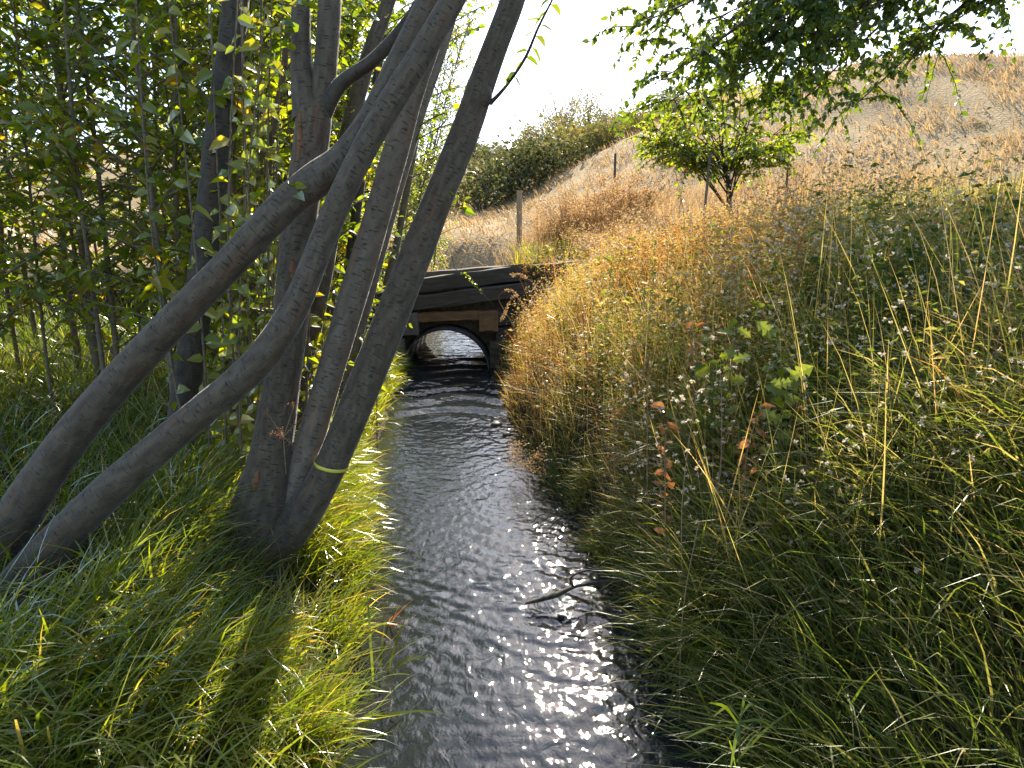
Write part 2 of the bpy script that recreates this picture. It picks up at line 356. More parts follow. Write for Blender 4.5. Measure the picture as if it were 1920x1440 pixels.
# ------------------------------------------------------------------ the stream's course and the ground
EL = [W(640, 1440), W(665, 1300), W(690, 1180), W(680, 1040), W(682, 930), W(696, 850), W(722, 790), W(742, 740), W(752, 700)]
ER = [W(1390, 1440), W(1270, 1290), W(1205, 1140), W(1115, 1030), W(1045, 920), W(985, 855), W(952, 790), W(934, 740), W(922, 700)]
YM = 7.0                                            # mouth of the culvert
XC = float(W(836, 690)[0]) ; RP = .54               # its axis and radius
ly = np.r_[-8, 0, [p[1] for p in EL], YM + .1, YM + 1.7, 12, 16, 22]; lx = np.r_[-.75, -.5, [p[0] for p in EL], XC - .7, XC - .65, XC - .75, XC - 1.2, XC - 3.2]
ry = np.r_[-8, 0, [p[1] for p in ER], YM + .1, YM + 1.7, 12, 16, 22]; rx = np.r_[.75, .62, [p[0] for p in ER], XC + .7, XC + .65, XC + .6, XC + .1, XC - 2.2]
def XL(y): return np.interp(y, ly, lx)
def XR(y): return np.interp(y, ry, rx)
def ground_z(x, y):
    x = np.asarray(x, float); y = np.asarray(y, float)
    wob = (fbm(x * 0, y, 1.6, 5) - .5) * .10 * (1 - sm((y - 6.3) / .5))
    xl, xr = XL(y) + wob, XR(y) + wob
    dl, dr = xl - x, x - xr
    din = np.minimum(-dl, -dr)
    bed = -.03 - .2 * sm(din / .4) + .05 * (fbm(x, y, 5, 3) - .5)
    left = -.02 + .30 * (1 - np.exp(-np.maximum(dl, 0) / .22)) + .07 * np.minimum(np.maximum(dl, 0), 5)
    right = -.02 + 1.2 * (1 - np.exp(-np.maximum(dr, 0) / .78)) + .15 * np.minimum(np.maximum(dr, 0), 14)
    b = sm((y - 6.95) / .25) * (1 - sm((y - 8.9) / 1.3))
    left = left + (np.maximum(1.06, left) - left) * b * sm((dl - .05) / .25)
    right = right + (np.maximum(1.16, right) - right) * b * sm((dr - .05) / .25)
    up = sm((y - 8.6) / 2.0)
    left = np.maximum(left, up * (1.05 * (1 - np.exp(-np.maximum(dl, 0) / .45))))
    z = np.where(dl > 0, left, np.where(dr > 0, right, bed))
    far = sm((y - 13) / 3)
    z = z + (1.1 + .15 * np.clip(x - XC - .5, 0, 14) - z) * far
    bump = (fbm(x, y, 1.3, 1) - .5) * .16 * (1 - np.exp(-np.maximum(np.maximum(dl, dr), 0) / .5)) * (1 - b)
    xs = 9 * np.tanh(np.maximum(x + 1, 0) / 9) + np.minimum(x + 1, 0); ridge = 1.5 + .40 * np.log1p(np.exp(xs * 1.1)) / 1.1
    hn = ridge * sm((y - 10.5) / 15.5)
    hf = (7.6 + 1.2 * vnoise(x, y * 0, .09, 4) + .05 * np.clip(x, -10, 30)) * sm((y - 27) / 36)
    rough = (fbm(x, y, .22, 8) - .5) * 1.1 * sm((y - 14) / 12)
    return z + bump + np.maximum(hn, hf + hn * .25) + rough
def slope_pts(x, y): return np.stack([x, y, ground_z(x, y)], -1)

def axis_pts(a, b, fine0, fine1, fine, grow):
    mid = list(np.arange(fine0, fine1, fine)); up = [fine1]; s = fine
    while up[-1] < b: s *= grow; up.append(up[-1] + s)
    dn = [fine0]; s = fine
    while dn[-1] > a: s *= grow; dn.append(dn[-1] - s)
    return np.array(dn[::-1][:-1] + mid + up)
gx = axis_pts(-220, 220, -2.6, 2.8, .05, 1.09); gy = axis_pts(-30, 320, .2, 9.6, .06, 1.05)
GX, GY = np.meshgrid(gx, gy, indexing='ij')
GZ = ground_z(GX, GY)
mb = MB(); nx_, ny_ = GX.shape
ii, jj = np.meshgrid(np.arange(nx_ - 1), np.arange(ny_ - 1), indexing='ij')
f = np.stack([ii * ny_ + jj, (ii + 1) * ny_ + jj, (ii + 1) * ny_ + jj + 1, ii * ny_ + jj + 1], -1).reshape(-1, 4)
mb.add(np.stack([GX, GY, GZ], -1).reshape(-1, 3), {4: f})
kind(mb.build('ground', GROUND, smooth=True), 'structure')

# water: waves as geometry, fine ripples as bump
wy = np.concatenate([np.arange(-4, .8, .06), np.arange(.8, 7.6, .012), np.arange(7.6, 16, .035)])
us = np.linspace(0, 1, 130)
WYg, WUg = np.meshgrid(wy, us, indexing='ij')
WXg = (XL(WYg) - .32) * (1 - WUg) + (XR(WYg) + .32) * WUg
def waves(x, y):
    r = np.random.default_rng(21); z = 0
    wx = x + .12 * (vnoise(x, y, 2.2, 1) - .5); wyv = y + .16 * (vnoise(x, y, 1.9, 2) - .5)
    for lam, amp, nn in ((.42, .0007, 4), (.2, .0007, 7), (.11, .0009, 12), (.06, .0008, 18), (.036, .0004, 18)):
        for k in range(nn):
            a = r.normal(math.pi / 2, .75); k0 = 2 * np.pi / (lam * r.uniform(.75, 1.3))
            z = z + amp / math.sqrt(nn) * 1.5 * np.sin(k0 * (np.cos(a) * wx + np.sin(a) * wyv) + r.uniform(0, 7))
    z = z * (.2 + 1.7 * vnoise(x, y, 1.5, 6) ** 1.3)
    # ring trains spreading from things in the water
    for cx, cy_, lam in ((.62, 1.95, .07), (-.72, 3.0, .06), (.5, 2.7, .055)):
        d = np.hypot(x - cx, (y - cy_) * .8); z = z + .0013 * np.sin(d * 2 * np.pi / lam) * np.exp(-d / .5) * sm(d / .12)
    # standing waves below the culvert
    st = sm((y - 4.7) / .5) * (1 - sm((y - 7.3) / .6))
    z = z + st * (.017 * np.sin(2 * np.pi * (y + .10 * np.sin(5 * x + 1) + .08 * vnoise(x, y, 3, 7)) / .37) + .012 * (vnoise(x * .6, y, 6.5, 3) - .5))
    up = sm((y - 6.9) / .6)
    z = z + up * (.016 * (fbm(x, y, 5.5, 4) - .5) + .005 * np.sin(2 * np.pi * (y + .2 * vnoise(x, y, 4, 3)) / .21))
    return z
WZg = waves(WXg, WYg) 
mb = MB(); a_, b_ = WXg.shape
ii, jj = np.meshgrid(np.arange(a_ - 1), np.arange(b_ - 1), indexing='ij')
f = np.stack([ii * b_ + jj, ii * b_ + jj + 1, (ii + 1) * b_ + jj + 1, (ii + 1) * b_ + jj], -1).reshape(-1, 4)
mb.add(np.stack([WXg, WYg, WZg], -1).reshape(-1, 3), {4: f})
kind(mb.build('water', WATER, smooth=True), 'structure')

# ------------------------------------------------------------------ timber bridge and culvert
def beam(name, p0, p1, h, d, mat, parent, jit=.006, n=14, down=True):
    """timber whose front top edge runs p0->p1; height h downwards, depth d away from the camera"""
    p0, p1 = np.asarray(p0, float), np.asarray(p1, float)
    ax = p1 - p0; ln = np.linalg.norm(ax); e = ax / ln
    back = np.array([-e[1], e[0], 0.]); back /= np.linalg.norm(back); dn = np.array([0, 0, -1.])
    c = min(.012, h * .12)
    prof = [(c, 0), (d - c, 0), (d, c), (d, h - c), (d - c, h), (c, h), (0, h - c), (0, c)]
    m = MB(); t = np.linspace(0, 1, n); V = np.zeros((n, 8, 3)); ph = rng.uniform(0, 9)
    for k, (bb, hh) in enumerate(prof):
        V[:, k] = p0 + ax * t[:, None] + back * bb + dn * hh
        V[:, k] += (back * rng.normal(0, jit, n)[:, None] * .7 + dn * (rng.normal(0, jit, n) + .003 * np.sin(t * 5 + ph))[:, None])
    u = np.stack([np.broadcast_to((t * ln)[:, None] + ph, (n, 8)), np.broadcast_to((np.arange(8) * .09)[None], (n, 8))], -1)
    i, j = np.meshgrid(np.arange(n - 1), np.arange(8), indexing='ij'); j2 = (j + 1) % 8
    f = np.stack([i * 8 + j, (i + 1) * 8 + j, (i + 1) * 8 + j2, i * 8 + j2], -1).reshape(-1, 4)
    m.add(V.reshape(-1, 3), {4: f, 8: [list(range(8)), [(n - 1) * 8 + k for k in range(7, -1, -1)]]}, .5, u.reshape(-1, 2))
    return m.build(name, mat, parent)
def YF(px): return YM - .13 + (px - 700) / 350 * .25
bridge = thing('timber_bridge', 'low weathered timber bridge carrying a gravel track over the culvert', 'bridge', (XC, YM, 1.1))
beam('stringer_beam', P(585, 580, YF(585)), P(1075, 520, YF(1075)), .165, .2, WOODD, bridge)
o = beam('curb_beam', P(600, 543, YF(600) + .16), P(1085, 489, YF(1085) + .16), .17, .19, WOODD, bridge)
beam('curb_beam', P(620, 526, YF(620) + 1.05), P(1060, 489, YF(1060) + 1.05), .2, .2, WOODD, bridge)
beam('packing_board', P(776, 587, YM + .02), P(905, 582, YM + .04), .12, .05, WOODB, bridge, .003)
b1 = beam('corner_block', P(744, 589, YM - .03), P(783, 585, YM - .02), .28, .16, WOODG, bridge, .008, 5)
b2 = beam('corner_block', P(898, 585, YM - .01), P(934, 583, YM), .25, .16, WOODB, bridge, .006, 5)
for k, (xa, xb, ya, yb) in enumerate(((600, 748, 590, 588), (606, 742, 619, 616), (612, 738, 648, 645))):
    beam('wing_plank', P(xa, ya, YM - .05), P(xb, yb, YM + .01), .175, .06, WOODD, bridge, .006, 10)
for k, (xa, xb, ya, yb) in enumerate(((928, 1060, 586, 576), (930, 1050, 616, 606), (926, 1040, 645, 636))):
    beam('wing_plank', P(xa, ya, YM + .04), P(xb, yb, YM + .3), .175, .06, WOODD, bridge, .006, 8)
beam('upright_post', P(739, 636, YM - .04), P(757, 636, YM - .04), .42, .12, WOODG, bridge, .005, 4)
beam('upright_post', P(918, 640, YM - .0), P(940, 640, YM + .0), .42, .12, WOODD, bridge, .005, 4)
# fill with the arch left open
m = MB(); th = np.linspace(0, np.pi, 25)
arch = np.stack([XC + (RP + .035) * np.cos(th[::-1]), -.06 + (RP + .035) * np.sin(th[::-1])], -1)
out = np.stack([np.linspace(XC - .95, XC + .95, 25), np.full(25, .98)], -1); out[0] = (XC - .95, -.3); out[-1] = (XC + .95, -.3)
out[1] = (XC - .95, .95); out[-2] = (XC + .95, .98)
y0, y1 = YM + .22, YM + 1.55
V = np.concatenate([np.column_stack([a[:, 0], np.full(25, yy), a[:, 1]]) for yy in (y0, y1) for a in (arch, out)])
fs = []
for k in range(24):
    fs += [(k, k + 1, 26 + k, 25 + k), (50 + k, 75 + k, 76 + k, 51 + k), (25 + k, 26 + k, 76 + k, 75 + k), (k, 50 + k, 51 + k, k + 1)]
m.add(V, {4: fs}); m.build('earth_fill', SOIL, bridge)
m = MB(); gxs = np.linspace(XC - 1.9, XC + 2.2, 60); gys = np.linspace(YM + .24, YM + 1.5, 22)
A, B = np.meshgrid(gxs, gys, indexing='ij'); Z = 1.035 + .05 * (A - XC) + .03 * (fbm(A, B, 7, 2) - .5) * 2
i, j = np.meshgrid(np.arange(59), np.arange(21), indexing='ij')
m.add(np.stack([A, B, Z], -1).reshape(-1, 3), {4: np.stack([i * 22 + j, (i + 1) * 22 + j, (i + 1) * 22 + j + 1, i * 22 + j + 1], -1).reshape(-1, 4)})
m.build('gravel_deck', GRAVEL, bridge, True)
# corrugated pipe
m = MB(); ny = 60; ys = np.linspace(YM - .02, YM + 1.9, ny); th = np.linspace(0, 2 * np.pi, 49)
rr = RP + .012 * np.sin(ys * 2 * np.pi / .07)
def ringv(r): return np.stack([XC + r[:, None] * np.cos(th), np.broadcast_to(ys[:, None], (ny, 49)), -.06 + r[:, None] * np.sin(th)], -1).reshape(-1, 3)
i, j = np.meshgrid(np.arange(ny - 1), np.arange(48), indexing='ij')
q = np.stack([i * 49 + j, i * 49 + j + 1, (i + 1) * 49 + j + 1, (i + 1) * 49 + j], -1).reshape(-1, 4)
m.add(ringv(rr), {4: q}); m.add(ringv(rr + .012), {4: q[:, ::-1]})
e = np.arange(48); o0 = ny * 49
m.F[4].append(np.stack([e, e + 1, o0 + e + 1, o0 + e], -1))
m.F[4].append(np.stack([(ny - 1) * 49 + e, o0 + (ny - 1) * 49 + e, o0 + (ny - 1) * 49 + e + 1, (ny - 1) * 49 + e + 1], -1))
tag(m.build('culvert_pipe', STEEL, None, True), 'half submerged round steel culvert pipe under the timber bridge', 'culvert')

# ------------------------------------------------------------------ trees with px-traced stems
def stem_pts(lst):
    pts = []; rad = []
    for px, py, w, Y in lst:
        pts.append(P(px, py, Y)); rad.append(w * .5 * S_at(px, py, Y))
    return np.array(pts), np.array(rad)
def stem(name, lst, mat, parent, rough=.05, sides=20, n=70):
    p, r = stem_pts(lst); m = MB(); tube(m, p, r, sides, n, rough); return m.build(name, mat, parent, True)
def knot(parent, px, py, Y, w, ax, mat, name='knot'):
    p = P(px, py, Y); s = w * S_at(px, py, Y); m = MB()
    d = unit(np.asarray(ax, float)); t = np.linspace(-1, 1, 7)
    tube(m, p + d * (t * s)[:, None], s * .62 * np.sqrt(np.maximum(.03, 1 - t ** 2)), 10, 9, .14)
    return m.build(name, mat, parent, True)
gbase = W(480, 1050, .3)
tree1 = thing('willow_tree', 'smooth grey tree splitting into three leaning stems from one base on grassy bank', 'tree', gbase)
sA = stem('trunk', [(458, 1125, 175, 2.13), (466, 1060, 128, 2.15), (472, 1000, 106, 2.16), (498, 890, 86, 2.20), (520, 760, 70, 2.25), (538, 640, 66, 2.28), (553, 500, 66, 2.32), (572, 340, 60, 2.36), (584, 240, 66, 2.38), (586, 196, 70, 2.39)], BARK, tree1, .07, 24)
stem('branch', [(577, 225, 54, 2.38), (566, 130, 41, 2.40), (564, 40, 36, 2.42), (566, -80, 32, 2.46), (560, -300, 24, 2.5)], BARK, tree1, .05, 14, 30)
stem('branch', [(598, 215, 44, 2.395), (611, 130, 43, 2.41), (618, 20, 42, 2.44), (624, -100, 38, 2.48), (650, -330, 26, 2.5)], BARK, tree1, .05, 14, 30)
stem('branch', [(600, 225, 34, 2.385), (636, 160, 27, 2.37), (700, 112, 24, 2.35), (760, 45, 22, 2.33), (800, -20, 20, 2.32), (850, -120, 16, 2.3)], BARKD, tree1, .05, 12, 30)
sB = stem('trunk', [(520, 1010, 70, 2.19), (545, 930, 54, 2.22), (592, 790, 51, 2.28), (640, 625, 50, 2.34), (692, 460, 50, 2.40), (735, 310, 48, 2.44), (768, 195, 42, 2.47), (806, 95, 31, 2.5), (850, -30, 26, 2.52), (900, -200, 20, 2.55)], BARKP, tree1)
sC = stem('trunk', [(462, 1105, 120, 2.12), (480, 1066, 92, 2.13), (522, 1022, 78, 2.14), (572, 962, 68, 2.17), (622, 872, 59, 2.20), (688, 715, 60, 2.27), (756, 540, 59, 2.34), (818, 385, 56, 2.40), (872, 250, 54, 2.44), (902, 165, 50, 2.47), (934, 75, 47, 2.5), (968, -20, 45, 2.52), (1030, -220, 34, 2.56)], BARK, tree1)
knot(tree1, 908, 182, 2.43, 21, (.30, -.1, .95), BARK); knot(tree1, 838, 372, 2.37, 13, (.45, -.1, .85), BARK)
# surface roots and scar strips
for pts in ([(455, 1060, 46, 2.10), (420, 1085, 34, 2.04), (392, 1112, 16, 1.98)], [(500, 1070, 44, 2.08), (525, 1098, 26, 2.02), (540, 1124, 10, 1.97)], [(440, 1050, 40, 2.2), (400, 1052, 26, 2.22), (370, 1062, 10, 2.2)]):
    stem('root', pts, BARKD, tree1, .1, 10, 18)
for pts in ([(560, 300, 5, 2.305), (563, 260, 11, 2.31), (562, 225, 8, 2.315), (566, 200, 3, 2.33)], [(545, 545, 4, 2.245), (548, 500, 10, 2.25), (552, 470, 4, 2.26)], [(525, 935, 4, 2.175), (530, 905, 12, 2.18), (540, 880, 4, 2.19)], [(478, 925, 4, 2.10), (480, 900, 14, 2.105), (486, 880, 4, 2.12)]):
    stem('bark_scar', pts, SCAR, tree1, .12, 10, 16)
# leafy twig off the knot
tw_pts, tw_r = stem_pts([(918, 195, 9, 2.43), (950, 160, 6, 2.41), (985, 108, 6, 2.40), (1010, 50, 5, 2.39), (1040, -10, 4, 2.38), (1075, -90, 3, 2.36)])
m = MB(); tube(m, tw_pts, tw_r, 7, 26, .03); m.build('twig', BARKD, tree1, True)

tree2 = thing('willow_tree', 'leaning tree with two slim stems slanting in from the left across the thick trunk', 'tree', P(40, 1130, 1.9))
stem('trunk', [(-20, 1190, 92, 1.86), (60, 1070, 74, 1.85), (180, 945, 66, 1.86), (300, 838, 61, 1.87), (390, 762, 58, 1.88), (440, 722, 57, 1.88), (500, 662, 57, 1.89), (556, 572, 52, 1.92), (606, 450, 47, 1.97), (656, 335, 46, 2.0), (716, 222, 47, 2.04), (785, 112, 47, 2.07), (850, 0, 44, 2.1), (950, -180, 36, 2.15)], BARK, tree2)
stem('trunk', [(-60, 1150, 96, 1.93), (20, 985, 76, 1.94), (140, 810, 66, 1.95), (270, 660, 61, 1.97), (350, 575, 59, 1.98), (425, 498, 58, 2.0), (530, 388, 60, 2.05), (590, 338, 63, 2.08), (645, 297, 59, 2.11), (696, 225, 52, 2.14), (752, 110, 48, 2.18), (808, -5, 44, 2.22), (900, -190, 36, 2.3)], BARK, tree2)
tree3 = thing('willow_tree', 'dark upright trunk at the upper left in front of the leafy thicket', 'tree', P(330, 900, 2.75))
stem('trunk', [(322, 960, 58, 2.74), (345, 760, 52, 2.75), (372, 560, 50, 2.76), (392, 400, 50, 2.77), (410, 270, 50, 2.78), (427, 150, 51, 2.8), (438, 50, 48, 2.82), (446, -60, 44, 2.84), (450, -250, 34, 2.9)], BARKD, tree3)
knot(tree3, 456, 85, 2.79, 12, (.2, 0, 1), BARKD)

# yellow tape round the stem
p, r = stem_pts([(622, 872, 59, 2.20), (626, 862, 59, 2.204)])
m = MB(); d = unit(p[1] - p[0]) * .007; d2 = unit(np.array([.24, .1, .95])) * .007
c0 = p[0] + np.array([.0, 0, .0]); rr0 = r[0] * 1.05
tube(m, [c0 - d2 * 1.0, c0, c0 + d2], [rr0 + .001, rr0 + .003, rr0 + .001], 24, 5, 0, cap=False); m.build('marking_tape', TAPE, None, True)
tag(bpy.data.objects['marking_tape'], 'yellow marking tape wrapped round the lower part of the grey stem', 'tape')

# ------------------------------------------------------------------ leaf objects for the leaves big enough to pick out
def leaf_variants(mat, L, Wd, n=8, lo=.3, hi=.95):
    res = []
    for k in range(n):
        m = MB(); leaves(m, [(0, 0, 0)], [(0, 1, 0)], [(0, 0, 1)], L * rng.uniform(.8, 1.2), Wd * rng.uniform(.85, 1.15), rng.uniform(lo, hi), rng.uniform(.15, .6), rng.uniform(.05, .4))
        res.append(m.mesh('leaf', mat))
    return res
def place_leaf(var, pos, axis, up, parent, scale=1.0):
    axis = Vector(axis).normalized(); up = Vector(up); s = axis.cross(up).normalized(); n = s.cross(axis)
    M = Matrix((( s.x, axis.x, n.x, pos[0]), (s.y, axis.y, n.y, pos[1]), (s.z, axis.z, n.z, pos[2]), (0, 0, 0, 1)))
    o = bpy.data.objects.new('leaf', random.choice(var)); C.objects.link(o); o.parent = parent
    pl = WLOC.get(parent.name) if parent else None
    if pl: M = Matrix.Translation(-Vector(pl)) @ M
    o.matrix_local = M @ Matrix.Scale(scale, 4)
    return o
LV = leaf_variants(LEAF, .062, .040, 10)
LVB = leaf_variants(LEAF, .082, .054, 10, .55, .95)
LVD = leaf_variants(LEAF, .07, .036, 6, .1, .75)
q = spline(np.column_stack([tw_pts]), 60)
for k in range(22):
    i = 14 + 2 * k; i = min(i, 58)
    if k % 5 == 3: continue
    sd = 1 if k % 2 else -1
    place_leaf(LVD, q[i], (sd * .7 + random.uniform(-.2, .2), random.uniform(-.5, .5), random.uniform(-.8, .1)), (random.uniform(-.5, .5), random.uniform(-.6, .2), 1), tree1, random.uniform(.75, 1.15))
# a few leaves sprouting at the knots and the forks
for (px, py, Y, nlf) in ((856, 372, 2.36, 6), (546, 350, 2.0, 4), (560, 10, 2.3, 7), (545, 60, 2.3, 5), (640, 300, 2.2, 3)):
    for k in range(nlf):
        p0 = P(px + random.uniform(-16, 16), py + random.uniform(-14, 20), Y)
        place_leaf(LV, p0, rdir(1, -.6, .4)[0], rdir(1, .2, 1)[0], tree1 if px > 550 else tree2, random.uniform(.6, 1.1))

# ------------------------------------------------------------------ leafy saplings of the thicket
def sapling_mesh(h, seed_lean, n_tw, leaf_len, per_tw, droop_twigs=.3, r0=.012, bare=.12):
    """returns (stem mesh builder, crown mesh builder) in local coordinates"""
    st = MB(); cr = MB()
    k = 7; t = np.linspace(0, 1, k)
    bend = rng.normal(0, .05, (k, 2)).cumsum(0) * h * .12
    main = np.stack([bend[:, 0] + seed_lean * h * t ** 1.4, bend[:, 1], t * h], -1); main -= main[0]
    tube(st, main, r0 * (1 - .8 * t), 7, 16, .05)
    ms = spline(main, 100)
    B = []; A = []; U = []
    def along(q, cnt, out_bias=.5):
        tn = unit(np.gradient(q, axis=0))
        for j in range(cnt):
            f = (j + rng.uniform(.2, .8)) / cnt; i = min(int((.12 + .88 * f) * (len(q) - 1)), len(q) - 1)
            r_ = rdir(1, -.5, .3)[0]; d = unit(tn[i] * rng.uniform(.1, .7) + r_ * .8 - np.array([0, 0, .25]))
            B.append(q[i]); A.append(d); U.append(unit(np.array([0, 0, 1.]) + rng.normal(0, .6, 3)))
    for j in range(n_tw):
        f = bare + (1 - bare) * (j + rng.uniform(0, 1)) / n_tw; i = min(int(f * 99), 99)
        a = rng.uniform(0, 2 * np.pi); ln = h * rng.uniform(.08, .2) * (1.1 - .6 * f)
        d0 = np.array([math.cos(a), math.sin(a), rng.uniform(.3, 1.1)]); d0 /= np.linalg.norm(d0)
        e1 = ms[i] + d0 * ln * .6; e2 = e1 + d0 * ln * .5 + np.array([0, 0, -droop_twigs * ln * .4])
        tw = np.array([ms[i], e1, e2]); tube(st, tw, [r0 * .32, r0 * .22, r0 * .1], 4, 5, 0, cap=False)
        along(spline(tw, 12), per_tw)
    along(ms[15:], int(n_tw * 1.2))
    N = len(B); L = leaf_len * rng.uniform(.6, 1.2, N)
    clump = vnoise(np.array(B)[:, 0] * 3 + np.array(B)[:, 2] * 2, np.array(B)[:, 1] * 3, 1., 2)
    leaves(cr, np.array(B), np.array(A), np.array(U), L, L * rng.uniform(.5, .72, N), np.clip(rng.normal(.64, .17, N) + (clump - .5) * .4, 0, .97), rng.uniform(0, .9, N), rng.uniform(-.2, .8, N))
    return st, cr
variants = []
for k in range(9):
    st, cr = sapling_mesh(rng.uniform(3.4, 4.8), rng.uniform(.02, .16), int(rng.integers(60, 80)), rng.uniform(.062, .08), 13, r0=rng.uniform(.011, .02))
    variants.append((st.mesh('trunk', BARKT, True), cr.mesh('crown', LEAF)))
tall = []
for k in range(5):
    st, cr = sapling_mesh(rng.uniform(4.4, 5.6), rng.uniform(.05, .14), 64, .055, 15, r0=rng.uniform(.024, .034), bare=.3)
    tall.append((st.mesh('trunk', BARKT, True), cr.mesh('crown', LEAF)))
def put_sapling(v, x, y, rz, sc, label, group, dz=0):
    t = thing('willow_sapling', label, 'sapling', (x, y, float(ground_z(x, y)) - .03 + dz), group, world=False)
    t.rotation_euler = (0, 0, rz); t.scale = (sc, sc, sc)
    a = bpy.data.objects.new('trunk', v[0]); C.objects.link(a); a.parent = t
    b = bpy.data.objects.new('crown', v[1]); C.objects.link(b); b.parent = t
    return t
zone_label = ['tall leafy shoots crowding behind the thick grey trunk', 'slender leafy sapling behind the pale leaning stem by the bridge', 'bushy yellow green sapling standing past the left end of the bridge', 'leafy sapling at the outer left edge of the thicket']
spots = []
for k in range(900):
    if len(spots) >= 82: break
    y = 2.9 + 4.1 * rng.uniform(0, 1) ** 1.7; x = -1.4 - .03 * y - 5.5 * rng.uniform(0, 1) ** 1.35
    if x < -6.9 or any((x - a) ** 2 + (y - b) ** 2 < .09 for a, b in spots): continue
    spots.append((x, y))
spots += [(-1.62, 5.2), (-1.75, 5.9), (-1.7, 6.6), (-2.1, 6.1), (-1.55, 4.5), (-2.2, 6.9), (-1.9, 5.0), (-1.5, 3.9)]
for x, y in spots:
    pxm = 960 + x / y * 1083 * .98; v = random.choice(variants + tall); thick = 'thick stemmed' if v in tall else 'slender'
    where = 'at the outer end of the thicket' if pxm < 60 else 'left of the leaning tree' if pxm < 240 else 'behind the dark stem of the leaning tree' if pxm < 420 else 'between the leaning tree and the forked trunk' if pxm < 520 else 'behind the thick forked trunk' if pxm < 600 else 'behind the pale leaning stem near the bridge'
    row = 'in the front row' if y < 4.2 else 'in the middle rows' if y < 5.6 else 'in the back row'
    put_sapling(v, x, y, rng.uniform(-.9, .9), rng.uniform(.8, 1.1), f'{thick} leafy sapling {row} {where}', 'willow saplings of the thicket')
for k in range(26):
    y = rng.uniform(9.4, 13); x = -1.35 - (y - 9.4) * .08 - 6.5 * rng.uniform(0, 1) ** 1.3
    put_sapling(random.choice(variants), x, y, rng.uniform(-.8, .8), rng.uniform(.55, .85), zone_label[2], 'willow saplings of the thicket')
over = []
for k in range(3):
    st, cr = sapling_mesh(rng.uniform(4.2, 5.2), rng.uniform(.2, .3), 80, .048, 12, r0=.022, bare=.2)
    over.append((st.mesh('trunk', BARKT, True), cr.mesh('crown', LEAF)))
for (x, y, sc_) in ((-1.75, 9.6, .9), (-1.9, 10.6, 1.0), (-2.1, 11.8, 1.05), (-1.8, 12.8, 1.0), (-2.6, 9.9, 1.0), (-2.3, 13.5, 1.1)):
    put_sapling(over[int(rng.integers(0, 3))], x, y, rng.uniform(-.3, .3), sc_, 'sapling leaning out over the stream beyond the timber bridge', 'leaning saplings beyond the bridge')
# leaning stems inside the thicket that show between the main trunks
for lst, mat, lab in (
    ([(560, 720, 38, 3.3), (585, 620, 36, 3.3), (607, 515, 34, 3.32), (632, 370, 31, 3.35), (656, 240, 30, 3.4), (694, 100, 28, 3.45), (730, 0, 25, 3.5), (780, -150, 18, 3.6)], BARK, 'straight grey stem rising behind the thick trunk and the crossing branches'),
    ([(650, 720, 24, 3.9), (700, 520, 24, 3.9), (752, 330, 23, 3.9), (790, 205, 22, 3.92), (828, 95, 20, 3.95), (850, 20, 18, 4), (880, -120, 14, 4)], BARKP, 'slim pale stem rising just behind the pale leaning stem'),
    ([(635, 660, 20, 4.6), (648, 560, 19, 4.6), (662, 440, 18, 4.6), (690, 250, 15, 4.6), (720, 60, 12, 4.6), (740, -60, 9, 4.6)], BARKD, 'dark upright stem in the thicket left of the bridge'),
    ([(722, 560, 14, 5.6), (742, 470, 13, 5.6), (768, 330, 12, 5.6), (800, 150, 9, 5.6), (830, 0, 7, 5.6)], BARKT, 'thin brown stem standing by the left end of the bridge'),
    ([(500, 520, 12, 3.1), (505, 300, 12, 3.1), (532, 130, 12, 3.1), (545, -20, 10, 3.1)], BARKT, 'slim brown stem left of the thick forked trunk')):
    p, r = stem_pts(lst); g = float(ground_z(p[0][0], p[0][1]))
    if p[0][2] > g: p = np.vstack([[p[0][0] - .05, p[0][1], g - .05], p]); r = np.r_[r[0] * 1.05, r]
    t = thing('sapling_stem', lab, 'sapling', p[0])
    m = MB(); tube(m, p, r, 14, 50, .05); m.build('trunk', mat, t, True)
    m2 = MB(); cr = MB(); q = spline(p, 60); B = []
    for k in range(16):
        i = 25 + int(k * 2.1); a = rng.uniform(-.8, .8); ln = rng.uniform(.25, .5)
        d = unit(np.array([math.cos(a) * rng.choice([-1, 1]), math.sin(a), rng.uniform(.2, .9)]))
        tw = np.array([q[min(i, 59)], q[min(i, 59)] + d * ln * .5, q[min(i, 59)] + d * ln + [0, 0, -.04]])
        tube(m2, tw, [.005, .004, .002], 4, 5, 0, cap=False); s = spline(tw, 12)
        for j in range(10): B.append(s[2 + j] + rng.normal(0, .01, 3))
    m2.build('branch', BARKT, t); N = len(B); L = .055 * rng.uniform(.6, 1.2, N)
    leaves(cr, B, rdir(N, -.8, .3), rdir(N, .2, 1), L, L * .62, np.clip(rng.normal(.5, .2, N), 0, 1)); cr.build('crown', LEAF, t)

